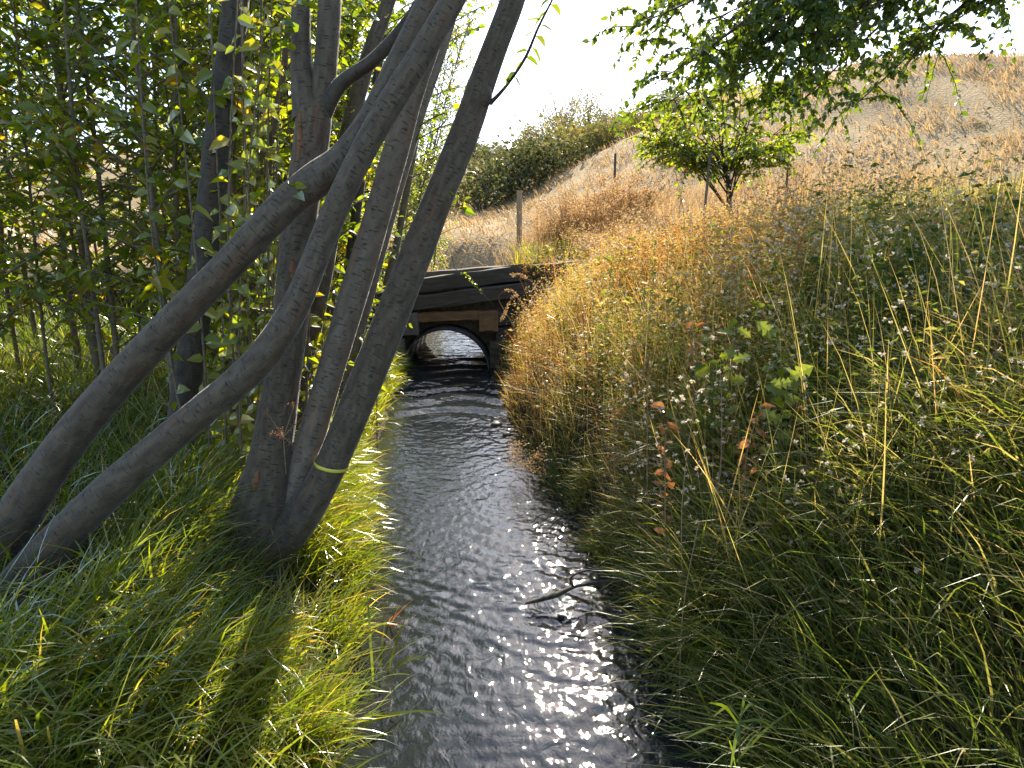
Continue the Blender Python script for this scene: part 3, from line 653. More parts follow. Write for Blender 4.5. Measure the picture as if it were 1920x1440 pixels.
# near whips with leaves that can be picked out one by one
for k, (px, py, Y, hh) in enumerate(((436, 1000, 2.55, 1.5), (455, 700, 2.75, 2.6), (425, 760, 2.4, 2.2), (478, 560, 2.9, 2.4), (520, 420, 3.0, 2.4), (440, 420, 2.7, 2.5), (505, 650, 2.8, 2.0), (410, 560, 2.5, 2.5), (600, 700, 3.4, 1.0), (545, 730, 2.9, 1.2), (380, 800, 2.5, 2.2), (335, 700, 2.6, 2.4), (555, 300, 3.1, 2.2), (470, 830, 2.6, 1.6), (495, 450, 2.75, 2.7), (450, 300, 2.6, 2.9), (530, 500, 3.3, 2.6), (418, 640, 2.7, 2.6), (462, 520, 3.1, 2.8), (610, 560, 3.6, 2.2), (660, 640, 4.2, 1.2), (440, 250, 2.9, 3.0), (480, 350, 3.05, 3.0), (515, 250, 3.2, 3.0), (425, 480, 2.85, 2.8), (465, 620, 2.7, 2.3), (535, 380, 3.35, 2.9), (640, 450, 3.9, 2.6), (680, 400, 4.3, 2.8), (445, 860, 2.45, 1.4))):
    b = P(px, py, Y); g = float(ground_z(b[0], b[1])); base = np.array([b[0], b[1], g - .02])
    lab = ('tall' if hh > 2.45 else 'lower') + ' green shoot with broad sunlit leaves ' + ('in the gap below the slanting branches' if py > 690 else 'left of the dark upright trunk' if px < 432 else 'right beside the dark upright trunk' if px < 460 else 'between the dark trunk and the forked trunk' if px < 500 else 'just left of the thick forked trunk' if px < 560 else 'behind the pale leaning stem')
    if Y > 3.05 and px > 560: lab = 'short leafy shoot on the grass between the pale stem and thick trunk'
    t = thing('leafy_shoot', lab, 'shoot', base, 'leafy shoots along the thicket edge')
    top = base + np.array([rng.uniform(0, .35), rng.uniform(-.15, .15), max(hh, b[2] - g + .5)])
    mid = (base + top) / 2 + np.array([rng.uniform(-.08, .02), 0, 0]); q = spline(np.array([base, mid, top]), 80)
    m = MB(); tube(m, q[::6], np.linspace(.007, .002, len(q[::6])), 6, 20, .02); m.build('stem', BARKT, t, True)
    for j in range(26):
        i = 12 + int(j * 67 / 26); sd = 1 if j % 2 else -1
        a = rng.uniform(-.9, .9)
        place_leaf(LVB, q[i], (sd * math.cos(a), math.sin(a), rng.uniform(-.7, .4)), unit(np.array([rng.normal(0, .5), rng.normal(-.8, .5), .7])), t, rng.uniform(.6, 1.15))

# ------------------------------------------------------------------ branching trees on the right
def crown_tree(name, label, cat, base, trunk, r0, cen, rad, n_limb, n_tw, per_tw, leaf_len, mats, tint_mu=.45, tw_len=.55, droop=.35, ends=None, limb_start=.35):
    t = thing(name, label, cat, base); st = MB(); br = MB(); cr = MB()
    tp = spline(np.array(trunk), 40); tube(st, np.array(trunk), np.linspace(r0, r0 * .35, len(trunk)), 12, 24, .07)
    st.build('trunk', mats[0], t, True)
    limbs = []; cen = np.array(cen); rad = np.array(rad)
    E = list(ends or [])
    while len(E) < n_limb: E.append(cen + rdir(1, -.75, 1)[0] * rad * rng.uniform(.65, 1.0))
    for e in E:
        e = np.array(e, float); i = int(rng.uniform(limb_start, 1) * 39); s = tp[i]; v = e - s
        mid = s + v * .5 + np.array([0, 0, np.linalg.norm(v) * rng.uniform(.08, .22)]) + rng.normal(0, .06, 3)
        lp = np.array([s, mid, e]); ln = np.linalg.norm(v)
        rl = r0 * .35 * (1 - .5 * i / 39)
        tube(br, lp, [rl, rl * .6, rl * .15], 7, 14, .05, cap=False); limbs.append(spline(lp, 40))
    B = []; A = []
    for k in range(n_tw):
        q = limbs[k % len(limbs)]; i = int(min(.98, .25 + .75 * math.sqrt(rng.uniform(0, 1))) * 39); s = q[i]
        d = unit(rdir(1, -.5, .7)[0] + .5 * unit(q[min(i + 3, 39)] - q[i - 3])); ln = tw_len * rng.uniform(.5, 1.2)
        tw = np.array([s, s + d * ln * .55, s + d * ln + np.array([0, 0, -droop * ln * rng.uniform(.3, 1.2)])])
        tube(br, tw, [.006, .004, .0015], 4, 4, 0, cap=False); p = spline(tw, 20)
        for j in range(per_tw):
            ii_ = int((.15 + .85 * (j + rng.uniform()) / per_tw) * 19); ii_ = min(ii_, 19)
            dd = unit(d * .4 + rdir(1, -1, .35)[0] + np.array([0, 0, -.3])); B.append(p[ii_]); A.append(dd)
    br.build('branch', mats[0], t, True)
    B = np.array(B); A = np.array(A); N = len(B); L = leaf_len * rng.uniform(.6, 1.2, N)
    cl = fbm(B[:, 0] * 1.0 + B[:, 2], B[:, 1] + B[:, 2] * .7, 1.6, 3)
    leaves(cr, B, A, unit(rdir(N, 0, 1)), L, L * rng.uniform(.55, .75, N), np.clip(rng.normal(tint_mu, .18, N) + (cl - .5) * .6, 0, 1), rng.uniform(.1, .6, N), rng.uniform(0, .35, N))
    cr.build('crown', mats[1], t)
    return t
bx, by = 6.6, 6.4
bz = float(ground_z(bx, by))
ends = [P(1160, 60, 5.4), P(1180, 95, 5.9), P(1215, 165, 5.6), P(1240, 200, 6.3), P(1240, 20, 5.8), P(1300, 110, 5.2), P(1330, 40, 5.6), P(1310, 190, 6.6), P(1390, 150, 5.6), P(1440, 60, 5.2), P(1450, 190, 6.0), P(1490, 120, 5.6), P(1400, 20, 6.6), P(1380, 90, 6.6), P(1480, 210, 6.6), P(1350, -60, 6.0), P(1270, -60, 5.6), P(1560, 100, 5.5), P(1600, 200, 6), P(1640, 20, 6), P(1700, 120, 6.4), P(1600, -80, 6), P(1760, 60, 6.2), P(1480, -120, 6), P(1420, 215, 6.3), P(1350, 150, 6), P(1460, 140, 5.4), P(1500, 40, 5.4), P(1270, 120, 5.9)]
crown_tree('poplar_tree', 'spreading green tree on the right whose dark leafy boughs hang over the slope', 'tree', (bx, by, bz), [(bx, by, bz - .1), (bx - .15, by, bz + .8), (bx - .6, by - .1, bz + 1.7), (bx - 1.4, by - .15, bz + 2.4), (bx - 2.4, by - .2, bz + 2.9)], .13, (3.6, 6, 4.2), (2.3, 1.6, 1.2), 40, 950, 26, .068, (BARKD, LEAF2), .5, .55, .45, ends, .4)
b0 = P(1373, 392, 9.0); b0[2] = float(ground_z(b0[0], b0[1]))
yb = P(1373, 388, 9.0); dz = b0[2]
crown_tree('young_tree', 'small bushy yellow green tree with a forked trunk standing on the slope', 'tree', b0, [b0 - [0, 0, .1], P(1366, 350, 9.0), P(1362, 318, 9.0), P(1350, 270, 9.0)], .045, P(1358, 238, 9.0), (1.3, 1.0, .9), 34, 460, 20, .062, (BARKD, LEAF), .6, .45, .3, [P(1432, 312, 8.9), P(1465, 285, 9), P(1318, 316, 8.9), P(1240, 285, 9), P(1225, 265, 9.1), P(1490, 250, 9), P(1280, 290, 8.8), P(1400, 285, 8.7)], .15)

# ------------------------------------------------------------------ grasses (stuff)
def scatter(n, x0, x1, y0, y1, keep):
    x = rng.uniform(x0, x1, n * 3); y = rng.uniform(y0, y1, n * 3); k = keep(x, y); return x[k][:n], y[k][:n]
# left bank sedge, drooping to the water
def sedge(n, y0, y1, d0, d1, name, L0=.3, L1=.55, w=.0055):
    x = []; y = rng.uniform(y0, y1, n); d = d0 + (d1 - d0) * rng.uniform(0, 1, n) ** 1.3
    x = XL(y) - d
    tuft = fbm(x, y, 4.5, 6); keep = tuft > rng.uniform(.25, .55, n); x, y, d, tuft = x[keep], y[keep], d[keep], tuft[keep]
    p = slope_pts(x, y); N = len(p)
    az = rng.normal(-.15, 1.0, N) + (vnoise(x, y, 2.5, 3) - .5) * 2
    m = MB()
    blades(m, p, rng.uniform(L0, L1, N) * (.75 + .5 * tuft) * (.62 + .38 * sm(d / .35)) * (1 - .62 * np.exp(-((x + .92) / .28) ** 2 - ((y - 1.85) / .3) ** 2)), w * rng.uniform(.6, 1.5, N), az, rng.uniform(.0, .6, N), rng.uniform(.6, 2.0, N), np.clip(rng.normal(.64, .17, N) + (rng.uniform(0, 1, N) > .93) * .45, 0, 1), 5)
    return kind(m.build(name, SEDGE), 'stuff')
sedge(17000, 1.0, 3.6, .03, 1.0, 'sedge_grass', .26, .5, .0062)
sedge(12000, 3.4, 7.0, .03, 1.15, 'sedge_grass', .28, .5, .006)
sedge(5000, .6, 5.0, .9, 3.6, 'sedge_grass', .2, .42, .006)
y = rng.uniform(.9, 7, 5000); d = rng.uniform(.05, 1.6, 5000); x = XL(y) - d; p = slope_pts(x, y) + np.array([0, 0, .03]); m = MB(); N = len(p)
blades(m, p, rng.uniform(.15, .4, N), .004 * rng.uniform(.6, 1.4, N), rng.uniform(0, 6.3, N), rng.uniform(.5, 1.5, N), rng.uniform(-.2, .6, N), np.clip(rng.normal(.92, .08, N), 0, 1), 3)
kind(m.build('dead_thatch', SEDGE), 'stuff')
# foot of the thicket
x, y = scatter(7000, -7, -1.6, 2.4, 7.2, lambda x, y: x < XL(y) - .6)
p = slope_pts(x, y); m = MB(); N = len(p)
blades(m, p, rng.uniform(.2, .6, N), .006 * rng.uniform(.6, 1.5, N), rng.uniform(0, 6.3, N), rng.uniform(0, .5, N), rng.uniform(.3, 1.5, N), np.clip(rng.normal(.4, .2, N), 0, 1), 4)
kind(m.build('undergrowth_grass', SEDGE), 'stuff')

# right bank: dryness by place (patches), greener low by the water and in the foreground
def bank_tint(x, y, d):
    g = .36 + .36 * sm((y - 2.0) / 3.5) + .10 * sm((d - .8) / 1.5) * sm((y - 2.5) / 3) - .16 * (1 - sm(d / .35)) + .04 + .07 * sm((y - 2.2) / 1.2)
    g = g - .34 * sm((y - 3.5) / 2.5) * sm((d - 1.5) / 1.6)
    return g + (fbm(x, y, 1.1, 11) - .5) * .75
def bank(n, y0, y1, d0, d1, name, L0, L1, w, pw=1.0, lean=(0, .7), curl=(.4, 2.2), seg=4, off=0):
    y = rng.uniform(y0, y1, n); d = d0 + (d1 - d0) * rng.uniform(0, 1, n) ** pw; x = XR(y) + d
    tuft = fbm(x, y, 3.6, 4); k = tuft > rng.uniform(.2, .6, n); x, y, d, tuft = x[k], y[k], d[k], tuft[k]; N = len(x)
    p = slope_pts(x, y); m = MB()
    az = math.pi + rng.normal(.1, 1.1, N) + (vnoise(x, y, 1.8, 7) - .5) * 2.5
    blades(m, p, rng.uniform(L0, L1, N) * (1 - .4 * sm((y - 4.2) / 1.5) * sm((d - .9) / .8)) * (.65 + .7 * tuft) * np.maximum(.45 + .55 * sm(d / .45), 1.1 - sm((y - 1.9) / 1.5)) * (1 - .55 * sm((y - 5.4) / .8) * (1 - sm((y - 7.3) / .4)) * (1 - sm((d - .9) / .7))) * (1 - .62 * np.exp(-((x - 3.3) / 1.1) ** 2 - ((y - 8.3) / 1.3) ** 2)), w * rng.uniform(.5, 1.5, N), az, rng.uniform(*lean, N), rng.uniform(*curl, N), np.clip(bank_tint(x, y, d) + rng.normal(0, .17, N) + off, 0, 1), seg)
    return kind(m.build(name, BANKG), 'stuff')
bank(13000, .7, 3.2, .03, 1.5, 'bank_grass', .18, .45, .005, 1.15)
bank(14000, 2.8, 7.0, .03, 2.4, 'bank_grass', .15, .38, .0055, 1.1)
bank(9000, 4, 9.5, 1.8, 6.5, 'bank_grass', .2, .42, .008, 1.2)
bank(7000, .4, 5, 1.3, 4.5, 'bank_grass', .2, .45, .007, 1.0)
bank(5000, .2, 2.4, .7, 3.2, 'bank_grass', .2, .45, .006, 1.)
bank(2600, .3, 1.8, .15, 1.5, 'bank_grass', .18, .36, .0055, 1.)
bank(3500, .7, 3.6, -.03, .16, 'edge_grass', .2, .42, .005, 1., (.2, 1.0), (.6, 1.8))
bank(2500, 1.5, 7.2, .05, 2.6, 'tall_dry_grass', .5, .85, .0035, 1., (0, .5), (-.1, .7), 5, .3)
bank(9000, 1.2, 7.3, .1, 2.6, 'matted_straw', .2, .5, .0032, 1., (.8, 1.7), (-.3, .5), 3, .22)
bank(2500, 6.5, 9.6, .6, 5, 'matted_straw', .2, .5, .004, 1., (.6, 1.6), (-.3, .5), 3, .2)
# beyond the bridge: ochre grass belts, then the dry hill
x, y = scatter(9000, -3.5, 7, 8.7, 14.5, lambda x, y: (x > XR(y) + .1) | (x < XL(y) - .1))
p = slope_pts(x, y); m = MB(); N = len(p)
blades(m, p, rng.uniform(.3, .75, N) * (1 - .6 * np.exp(-((x - 3.4) / 1.3) ** 2 - ((y - 9) / 1.3) ** 2)), .008 * rng.uniform(.5, 1.5, N), rng.uniform(0, 6.3, N), rng.uniform(0, .35, N), rng.uniform(.1, 1.2, N), np.clip(.5 + (fbm(x, y, .8, 2) - .5) * 1.1 + rng.normal(0, .15, N), 0, 1), 4)
kind(m.build('ochre_grass', STRAW), 'stuff')
x = rng.uniform(-3.4, 2.0, 5000); y = rng.uniform(8.5, 10.0, 5000); k = (x > XR(y) + .05) | (x < XL(y) - .05); x, y = x[k], y[k]
p = slope_pts(x, y); m = MB(); N = len(p)
blades(m, p, rng.uniform(.2, .5, N), .007 * rng.uniform(.6, 1.4, N), rng.uniform(0, 6.3, N), rng.uniform(0, .4, N), rng.uniform(.2, 1.3, N), np.clip(rng.normal(.75, .2, N), 0, 1), 4)
kind(m.build('verge_grass', SEDGE), 'stuff')
x = rng.uniform(-14, 24, 90000); y = 12 + 34 * rng.uniform(0, 1, 90000) ** 1.6; k = fbm(x, y, .9, 12) + .25 * fbm(x, y, 3, 1) > rng.uniform(.42, .72, 90000); x, y = x[k], y[k]
p = slope_pts(x, y); m = MB(); N = len(p)
blades(m, p, rng.uniform(.10, .26, N) * (.7 + fbm(x, y, .5, 3)), .018 * rng.uniform(.6, 1.6, N) * (1 + (y - 12) / 22), rng.normal(2.6, .9, N), rng.uniform(.2, 1.0, N), rng.uniform(.2, 1.0, N), np.clip(.45 + (fbm(x, y, .35, 9) - .5) * .9 + rng.normal(0, .12, N), 0, 1), 2)
kind(m.build('hill_grass', STRAW), 'stuff')

# weeds of the right bank: stems, small leaves, seed fluff, as one mass
def weed_mass(n, y0, y1, d0, d1, L0, L1, name, green, M=26, l0=.012, l1=.034, wd=(.25, .55)):
    y = rng.uniform(y0, y1, n); d = rng.uniform(d0, d1, n); x = XR(y) + d
    k = fbm(x, y, 1.7, 14) > rng.uniform(.25, .6, n); x, y, d = x[k], y[k], d[k]; N = len(x); p = slope_pts(x, y)
    h = rng.uniform(L0, L1, N) * (1 - .42 * sm((y - 4.2) / 1.5) * sm((d - .9) / .8)) * (1 - .7 * np.exp(-((x - 3.2) / 1.2) ** 2 - ((y - 8.2) / 1.5) ** 2)) * (1 - .5 * sm((y - 5.4) / .8) * (1 - sm((y - 7.3) / .4)) * (1 - sm((d - .9) / .7))); az = rng.uniform(0, 6.3, N); lean = rng.normal(0, .16, N)
    dirv = np.stack([np.cos(az) * np.sin(lean), np.sin(az) * np.sin(lean), np.cos(lean)], -1)
    ti = np.clip(bank_tint(x, y, d) + rng.normal(green, .15, N), 0, 1)
    m = MB(); blades(m, p, h, .0034, az, lean, lean * .2, ti, 3)
    f = rng.uniform(.25, 1, (N, M)); b = p[:, None] + dirv[:, None] * (h[:, None] * f)[..., None] + rng.normal(0, .035, (N, M, 3)) * f[..., None]
    L = rng.uniform(l0, l1, N * M); leaves(m, b.reshape(-1, 3), rdir(N * M, -.4, .8), rdir(N * M, .1, 1), L, L * rng.uniform(*wd, N * M), np.clip(np.repeat(ti, M) + rng.normal(0, .15, N * M), 0, 1), simple=True)
    kind(m.build(name, BANKG), 'stuff')
    s = rng.uniform(0, 1, N) > .55; q = (p + dirv * h[:, None])[s]; K = len(q)
    if K:
        q = np.repeat(q, 3, 0) + rng.normal(0, .035, (K * 3, 3)); m = MB()
        for a in range(7):
            L = rng.uniform(.006, .014, len(q)); leaves(m, q, rdir(len(q)), rdir(len(q)), L, L * .7, rng.uniform(0, 1, len(q)), simple=True)
        kind(m.build('seed_fluff', FLUFF), 'stuff')
weed_mass(1900, 2.6, 7.0, .25, 2.4, .35, .8, 'bank_weeds', .06)
weed_mass(600, 1.5, 3.6, .3, 1.7, .3, .6, 'bank_weeds', .0)
weed_mass(500, 6, 9.6, .9, 5.5, .35, .75, 'slope_weeds', -.1)

weed_mass(900, 2.2, 7.2, .3, 2.6, .3, .7, 'leafy_weeds', -.18, 12, .03, .065, (.35, .6))
weed_mass(300, 1.2, 3.2, .25, 1.5, .2, .45, 'leafy_weeds', -.12, 10, .025, .05, (.3, .5))
weed_mass(1300, 3.0, 7.4, .1, 1.6, .3, .65, 'bank_weeds', .2, 40, .008, .02)
# ------------------------------------------------------------------ dry bushy weeds beyond the bridge
def dry_weed_mesh(h, nst=22, nb=1300):
    st = MB(); hd = MB(); B = []
    for k in range(nst):
        a = rng.uniform(0, 6.3); o_ = rng.uniform(.05, .55) * h; e = np.array([math.cos(a) * o_, math.sin(a) * o_, h * rng.uniform(.6, 1.05)])
        mid = e * .5 + np.array([0, 0, .08 * h]) ; pts = np.array([[0, 0, 0], mid, e]); tube(st, pts, [.003, .0022, .0012], 3, 5, 0, cap=False); q = spline(pts, 20)
        for j in range(4):
            s = q[10 + 2 * j]; d = rdir(1, 0, .9)[0] * h * rng.uniform(.08, .22); tube(st, [s, s + d], [.002, .001], 3, 2, 0, cap=False)
            for _ in range(nb // nst // 4): B.append(s + d * rng.uniform(.2, 1.1) + rng.normal(0, .012, 3))
    B = np.array(B); L = rng.uniform(.012, .034, len(B)); leaves(hd, B, rdir(len(B), -.2, 1), rdir(len(B)), L, L * .5, np.clip(rng.normal(.72, .2, len(B)), 0, 1), simple=True)
    return st.mesh('stems', STRAW), hd.mesh('seed_heads', STRAW)
dv = [dry_weed_mesh(rng.uniform(.75, 1.05)) for k in range(6)]
def put_weed(v, x, y, sc, label, group=None, name='dry_weed'):
    t = thing(name, label, 'weed', (x, y, float(ground_z(x, y)) - .02), group, world=False); t.rotation_euler = (rng.normal(0, .08), rng.normal(0, .08), rng.uniform(0, 6.3)); t.scale = (sc,) * 3
    for nm, me in zip(('stems', 'seed_heads'), v):
        c = bpy.data.objects.new(nm, me); C.objects.link(c); c.parent = t
        if nm == 'seed_heads': kind(c, 'stuff')
    return t
for k in range(46):
    x = rng.uniform(.32, 4.2); y = rng.uniform(8.9, 12.6)
    if x > 2.1: continue
    put_weed(random.choice(dv), x, y, rng.uniform(.6, 1.05) * (1.05 - .06 * abs(x - 1)), 'bushy tan dry weed in the drift behind the bridge', 'dry weeds behind the bridge')
for k in range(12):
    y = rng.uniform(6.3, 8.4); x = float(XR(y)) + rng.uniform(1.0, 2.0)
    put_weed(random.choice(dv), x, y, rng.uniform(.5, .8), 'bushy rusty weed on the bank beside the right end of the bridge', 'dry weeds on the bank beside the bridge')

for k in range(14):
    put_weed(random.choice(dv), rng.uniform(.42, 1.9), rng.uniform(9.0, 10.8), rng.uniform(1.05, 1.45), 'tall feathery tan weed rising right behind the end of the bridge', 'tall tan weeds behind the bridge end')
# ------------------------------------------------------------------ shrubs on the hill
def shrub_mesh(rx_, rz_, n, mat, mu, size):
    br = MB(); cr = MB(); B = []
    for k in range(12):
        d = rdir(1, .15, 1)[0] * np.array([rx_, rx_, rz_ * 1.2]) * rng.uniform(.55, .9)
        tube(br, [[0, 0, 0], d * .5 + [0, 0, .1], d], [.03, .02, .008], 4, 6, 0, cap=False)
        m_ = n // 12; c = d; B.append(c + rng.normal(0, 1, (m_, 3)) * np.array([rx_ * .27, rx_ * .27, rz_ * .22]))
    B = np.concatenate(B); B[:, 2] = np.abs(B[:, 2]); N = len(B); L = size * rng.uniform(.5, 1.3, N)
    leaves(cr, B, rdir(N, -.5, .8), rdir(N, 0, 1), L, L * .6, np.clip(rng.normal(mu, .18, N) + (B[:, 0] / rx_) * 0, 0, 1), simple=True)
    return br.mesh('branches', BARKD), cr.mesh('crown', mat)
sv = {'dark': [shrub_mesh(1.5, 1.5, 1500, SHRUB, .25, .16) for _ in range(3)], 'olive': [shrub_mesh(1.5, 1.4, 1400, SHRUB, .58, .16) for _ in range(3)], 'brown': [shrub_mesh(1.3, 1.2, 1200, SHRUB, .8, .15) for _ in range(2)]}
def put_shrub(v, x, y, sc, label, group):
    t = thing('hill_shrub', label, 'shrub', (x, y, float(ground_z(x, y)) - .15 * sc), group, world=False); t.rotation_euler = (0, 0, rng.uniform(0, 6.3)); t.scale = (sc, sc, sc * rng.uniform(.85, 1.15))
    for nm, me in zip(('branches', 'crown'), v):
        c = bpy.data.objects.new(nm, me); C.objects.link(c); c.parent = t
for (px, Y, kd, sc, lab) in ((905, 24, 'dark', 1.1, 'dark green shrub at the hill foot just left of the fence post'), (965, 25, 'dark', 1.35, 'large dark olive shrub on the hill directly behind the fence post'), (1010, 26, 'dark', 1.3, 'dense dark shrub right of and above the fence post'), (1060, 27, 'olive', 1.25, 'rounded olive shrub at the edge of the dry grass slope'), (1100, 29, 'olive', 1.2, 'olive shrub higher up the edge of the dry slope'), (985, 31, 'olive', 1.4, 'broad olive shrub behind the large dark shrub'), (1035, 33, 'olive', 1.4, 'pale olive shrub halfway up the draw'), (1205, 36, 'brown', 1.3, 'brownish shrub near the crest of the dry slope'), (1160, 35, 'brown', 1.3, 'brown shrub in the gap below the ridge')):
    put_shrub(random.choice(sv[kd]), (px - 960) / FPX * Y * 1.0, Y, sc, lab, None)
for k, px in enumerate(range(1118, 1290, 17)):
    put_shrub(random.choice(sv[['olive', 'brown', 'dark', 'brown'][k % 4]]), (px - 960) / FPX * 28, 27 + (k % 3) * .8, rng.uniform(.45, .8), ['olive', 'golden brown', 'dark green', 'brownish'][k % 4] + ' bush just over the crest of the dry slope', 'bushes along the dry slope crest')
n = 0
while n < 60:
    Y = rng.uniform(27, 66); x = rng.uniform(-.55, .75) * Y
    if Y < 33 and x > .17 * Y + .0: continue
    if x > .28 * Y and Y < 40: continue
    kd = rng.choice(['dark', 'olive', 'olive', 'brown', 'brown']); row = 'lower slope' if Y < 40 else 'upper slope'
    put_shrub(random.choice(sv[kd]), x, Y, rng.uniform(.5, 1.15) * (1 if Y < 45 else 1.1), f'{kd} scrub bush on the {row} ' + ('behind the left stems' if x / Y < -.1 else 'above the bridge' if x / Y < .06 else 'beside the dry grass crest' if x / Y < .2 else 'beyond the crest by the small tree'), f'scrub on the {row} of the far hill'); n += 1
# thin feathery trees on the ridge
for (px, Y, h) in ((1048, 52, 4.9), (1092, 55, 3.6), (1020, 55, 3.4)):
    x = (px - 960) / FPX * Y; z = float(ground_z(x, Y))
    st = MB(); cr = MB(); B = []
    for k in range(18):
        e = np.array([x, Y, z]) + np.array([rng.normal(0, 1.7), rng.normal(0, .8), h * rng.uniform(.45, 1)]); mid = (np.array([x, Y, z]) + e) / 2 + [0, 0, .3]
        pts = np.array([[x, Y, z - .1], mid, e]); tube(st, pts, [.03, .018, .006], 4, 6, 0, cap=False); q = spline(pts, 20)
        B.append(q[rng.integers(6, 20, 110)] + rng.normal(0, .42, (110, 3)))
    B = np.concatenate(B); N = len(B); L = rng.uniform(.08, .2, N)
    t = thing('airy_tree', 'thin airy tree with sparse leaves standing against the sky on the ridge', 'tree', (x, Y, z), 'airy trees on the ridge'); st.build('trunk', BARKT, t)
    leaves(cr, B, rdir(N), rdir(N), L, L * .55, np.clip(rng.normal(.75, .18, N), 0, 1), simple=True); cr.build('crown', SHRUB, t)

# ------------------------------------------------------------------ posts and stakes
def post_at(name, px, ptop, pbot, w, Y, mat, label, cat, sides=4, lean=0):
    top = P(px + lean, ptop, Y); bot = P(px, pbot, Y); g = float(ground_z(bot[0], bot[1])); bot[2] = min(bot[2], g) - .1
    r = w * .5 * S_at(px, ptop, Y); m = MB()
    tube(m, [bot, bot * .35 + top * .65, top], [r * 1.02, r, r * .98], sides if sides > 4 else 12, 8, .02)
    return tag(m.build(name, mat), label, cat)
post_at('fence_post', 974, 357, 415, 11, 13.5, WOODP, 'pale round wooden fence post standing in dry grass behind the bridge', 'fence post', 12)
post_at('steel_stake', 1152, 288, 372, 4.5, 12.0, RUSTY, 'thin dark steel stake on the dry slope behind the tan weeds', 'stake', 6, 2)
post_at('wooden_stake', 1320, 286, 398, 5, 8.6, WOODG, 'thin wooden stake leaning beside the small bushy tree', 'stake', 6, 12)
post_at('steel_stake', 1481, 215, 318, 4, 11.0, RUSTY, 'thin steel stake right of the small bushy tree', 'stake', 6, 3)

# ------------------------------------------------------------------ plants one can point to on the banks
def ground_hit(px, py):
    d = ray(px, py); d = d / np.linalg.norm(d)
    for s in np.arange(.8, 40, .02):
        p = np.array([0, 0, CAMZ]) + d * s
        if p[2] <= ground_z(p[0], p[1]): return p
    return p
LETT = foliage('lettuce_leaf', [(0, (.09, .14, .02)), (1, (.26, .28, .03))], .55, (1.7, 1.6, .5), .06, .45)
def lobed_mesh(mat, L, tint):
    """a deeply lobed leaf as one outline"""
    m = MB(); mid = []; lf = []; rt = []
    us = np.linspace(0, 1, 9); hw = [.02, .10, .30, .12, .36, .13, .30, .12, .0]
    for u, h in zip(us, hw):
        z = -.22 * u * u * L; mid.append((0, u * L, z)); lf.append((-h * L, u * L - (h > .2) * .07 * L, z + h * .25 * L)); rt.append((h * L, u * L - (h > .2) * .07 * L, z + h * .25 * L))
    V = np.array(mid + lf + rt); n = 9; fs = []
    for k in range(8): fs += [(k, k + 1, n + k + 1, n + k), (k, 2 * n + k, 2 * n + k + 1, k + 1)]
    m.add(V, {4: fs}, tint); return m.mesh('leaf', mat)
LOB = [lobed_mesh(LETT, rng.uniform(.09, .13), rng.uniform(.3, 1)) for _ in range(6)]
RUL = []
for k in range(8):        # withered leaves: narrow, curled, ragged
    m = MB(); n_ = 7; u = np.linspace(0, 1, n_); L_ = rng.uniform(.04, .075); cu = rng.uniform(.6, 2.2); tw_ = rng.uniform(-1.2, 1.2)
    th_ = cu * u; y_ = np.cumsum(np.cos(th_)) * L_ / n_; z_ = -np.cumsum(np.sin(th_)) * L_ / n_; hw_ = np.sin(np.pi * np.clip(u, .03, .98)) ** .7 * L_ * rng.uniform(.13, .24) * rng.uniform(.6, 1.25, n_)
    a_ = tw_ * u; V_ = []
    for sg in (-1, 0, 1): V_.append(np.stack([sg * hw_ * np.cos(a_), y_, z_ + abs(sg) * hw_ * rng.uniform(.3, 1.1) + sg * hw_ * np.sin(a_)], -1))
    q_ = [(r * n_ + i, r * n_ + i + 1, (r + 1) * n_ + i + 1, (r + 1) * n_ + i) for r in range(2) for i in range(n_ - 1)]
    m.add(np.concatenate(V_), {4: q_}, np.clip(rng.uniform(.1, .8) + np.tile(rng.normal(0, .12, n_), 3), 0, 1)); RUL.append(m.mesh('leaf', RUST))
def stalk(name, label, cat, base, top, r, mat, leafset=None, nl=0, f0=.3, f1=1., sc=(.7, 1.2), fluff=0, side=.1, group=None):
    t = thing(name, label, cat, base, group); base = np.asarray(base, float); top = np.asarray(top, float)
    mid = (base + top) / 2 + np.array([rng.normal(0, .03), rng.normal(0, .03), 0]); q = spline(np.array([base - [0, 0, .03], mid, top]), 60)
    m = MB(); tube(m, q[::6], np.linspace(r, r * .4, 10), 6, 20, .02); m.build('stem', mat, t, True)
    if leafset:
        for j in range(nl):
            f = f0 + (f1 - f0) * (j + .5) / nl; a = j * 2.4 + rng.uniform(-.4, .4)
            place_leaf(leafset, q[int(f * 59)], (math.cos(a), math.sin(a) * .8, rng.uniform(-.5, .8)), unit(np.array([rng.normal(0, .4), -.9 + rng.normal(0, .4), .5])), t, rng.uniform(*sc))
    if fluff:
        m = MB(); N = fluff * 9; b = q[rng.integers(int(f0 * 59), 60, fluff)] + rng.normal(0, side * .35, (fluff, 3)); b = np.repeat(b, 9, 0)
        L = rng.uniform(.006, .013, N); leaves(m, b, rdir(N), rdir(N), L, L * .7, rng.uniform(0, 1, N), simple=True); kind(m.build('seed_heads', FLUFF, t), 'stuff')
    return t
MOSSY = plain('mossy_wood', (.03, .026, .014), .85, 0, .7, 60)
STEMG = plain('green_stem', (.10, .12, .03), .6, 0, .2, 30); STEMD = plain('dry_stem', (.30, .20, .10), .8, 0, .25, 30)
def at_bank(px, py, tx, ty, dy=0):
    b = ground_hit(px, py); b = np.array([b[0] * .87, b[1] * .87, 0]); b[2] = ground_z(b[0], b[1]); return b, P(tx, ty, b[1] + dy)
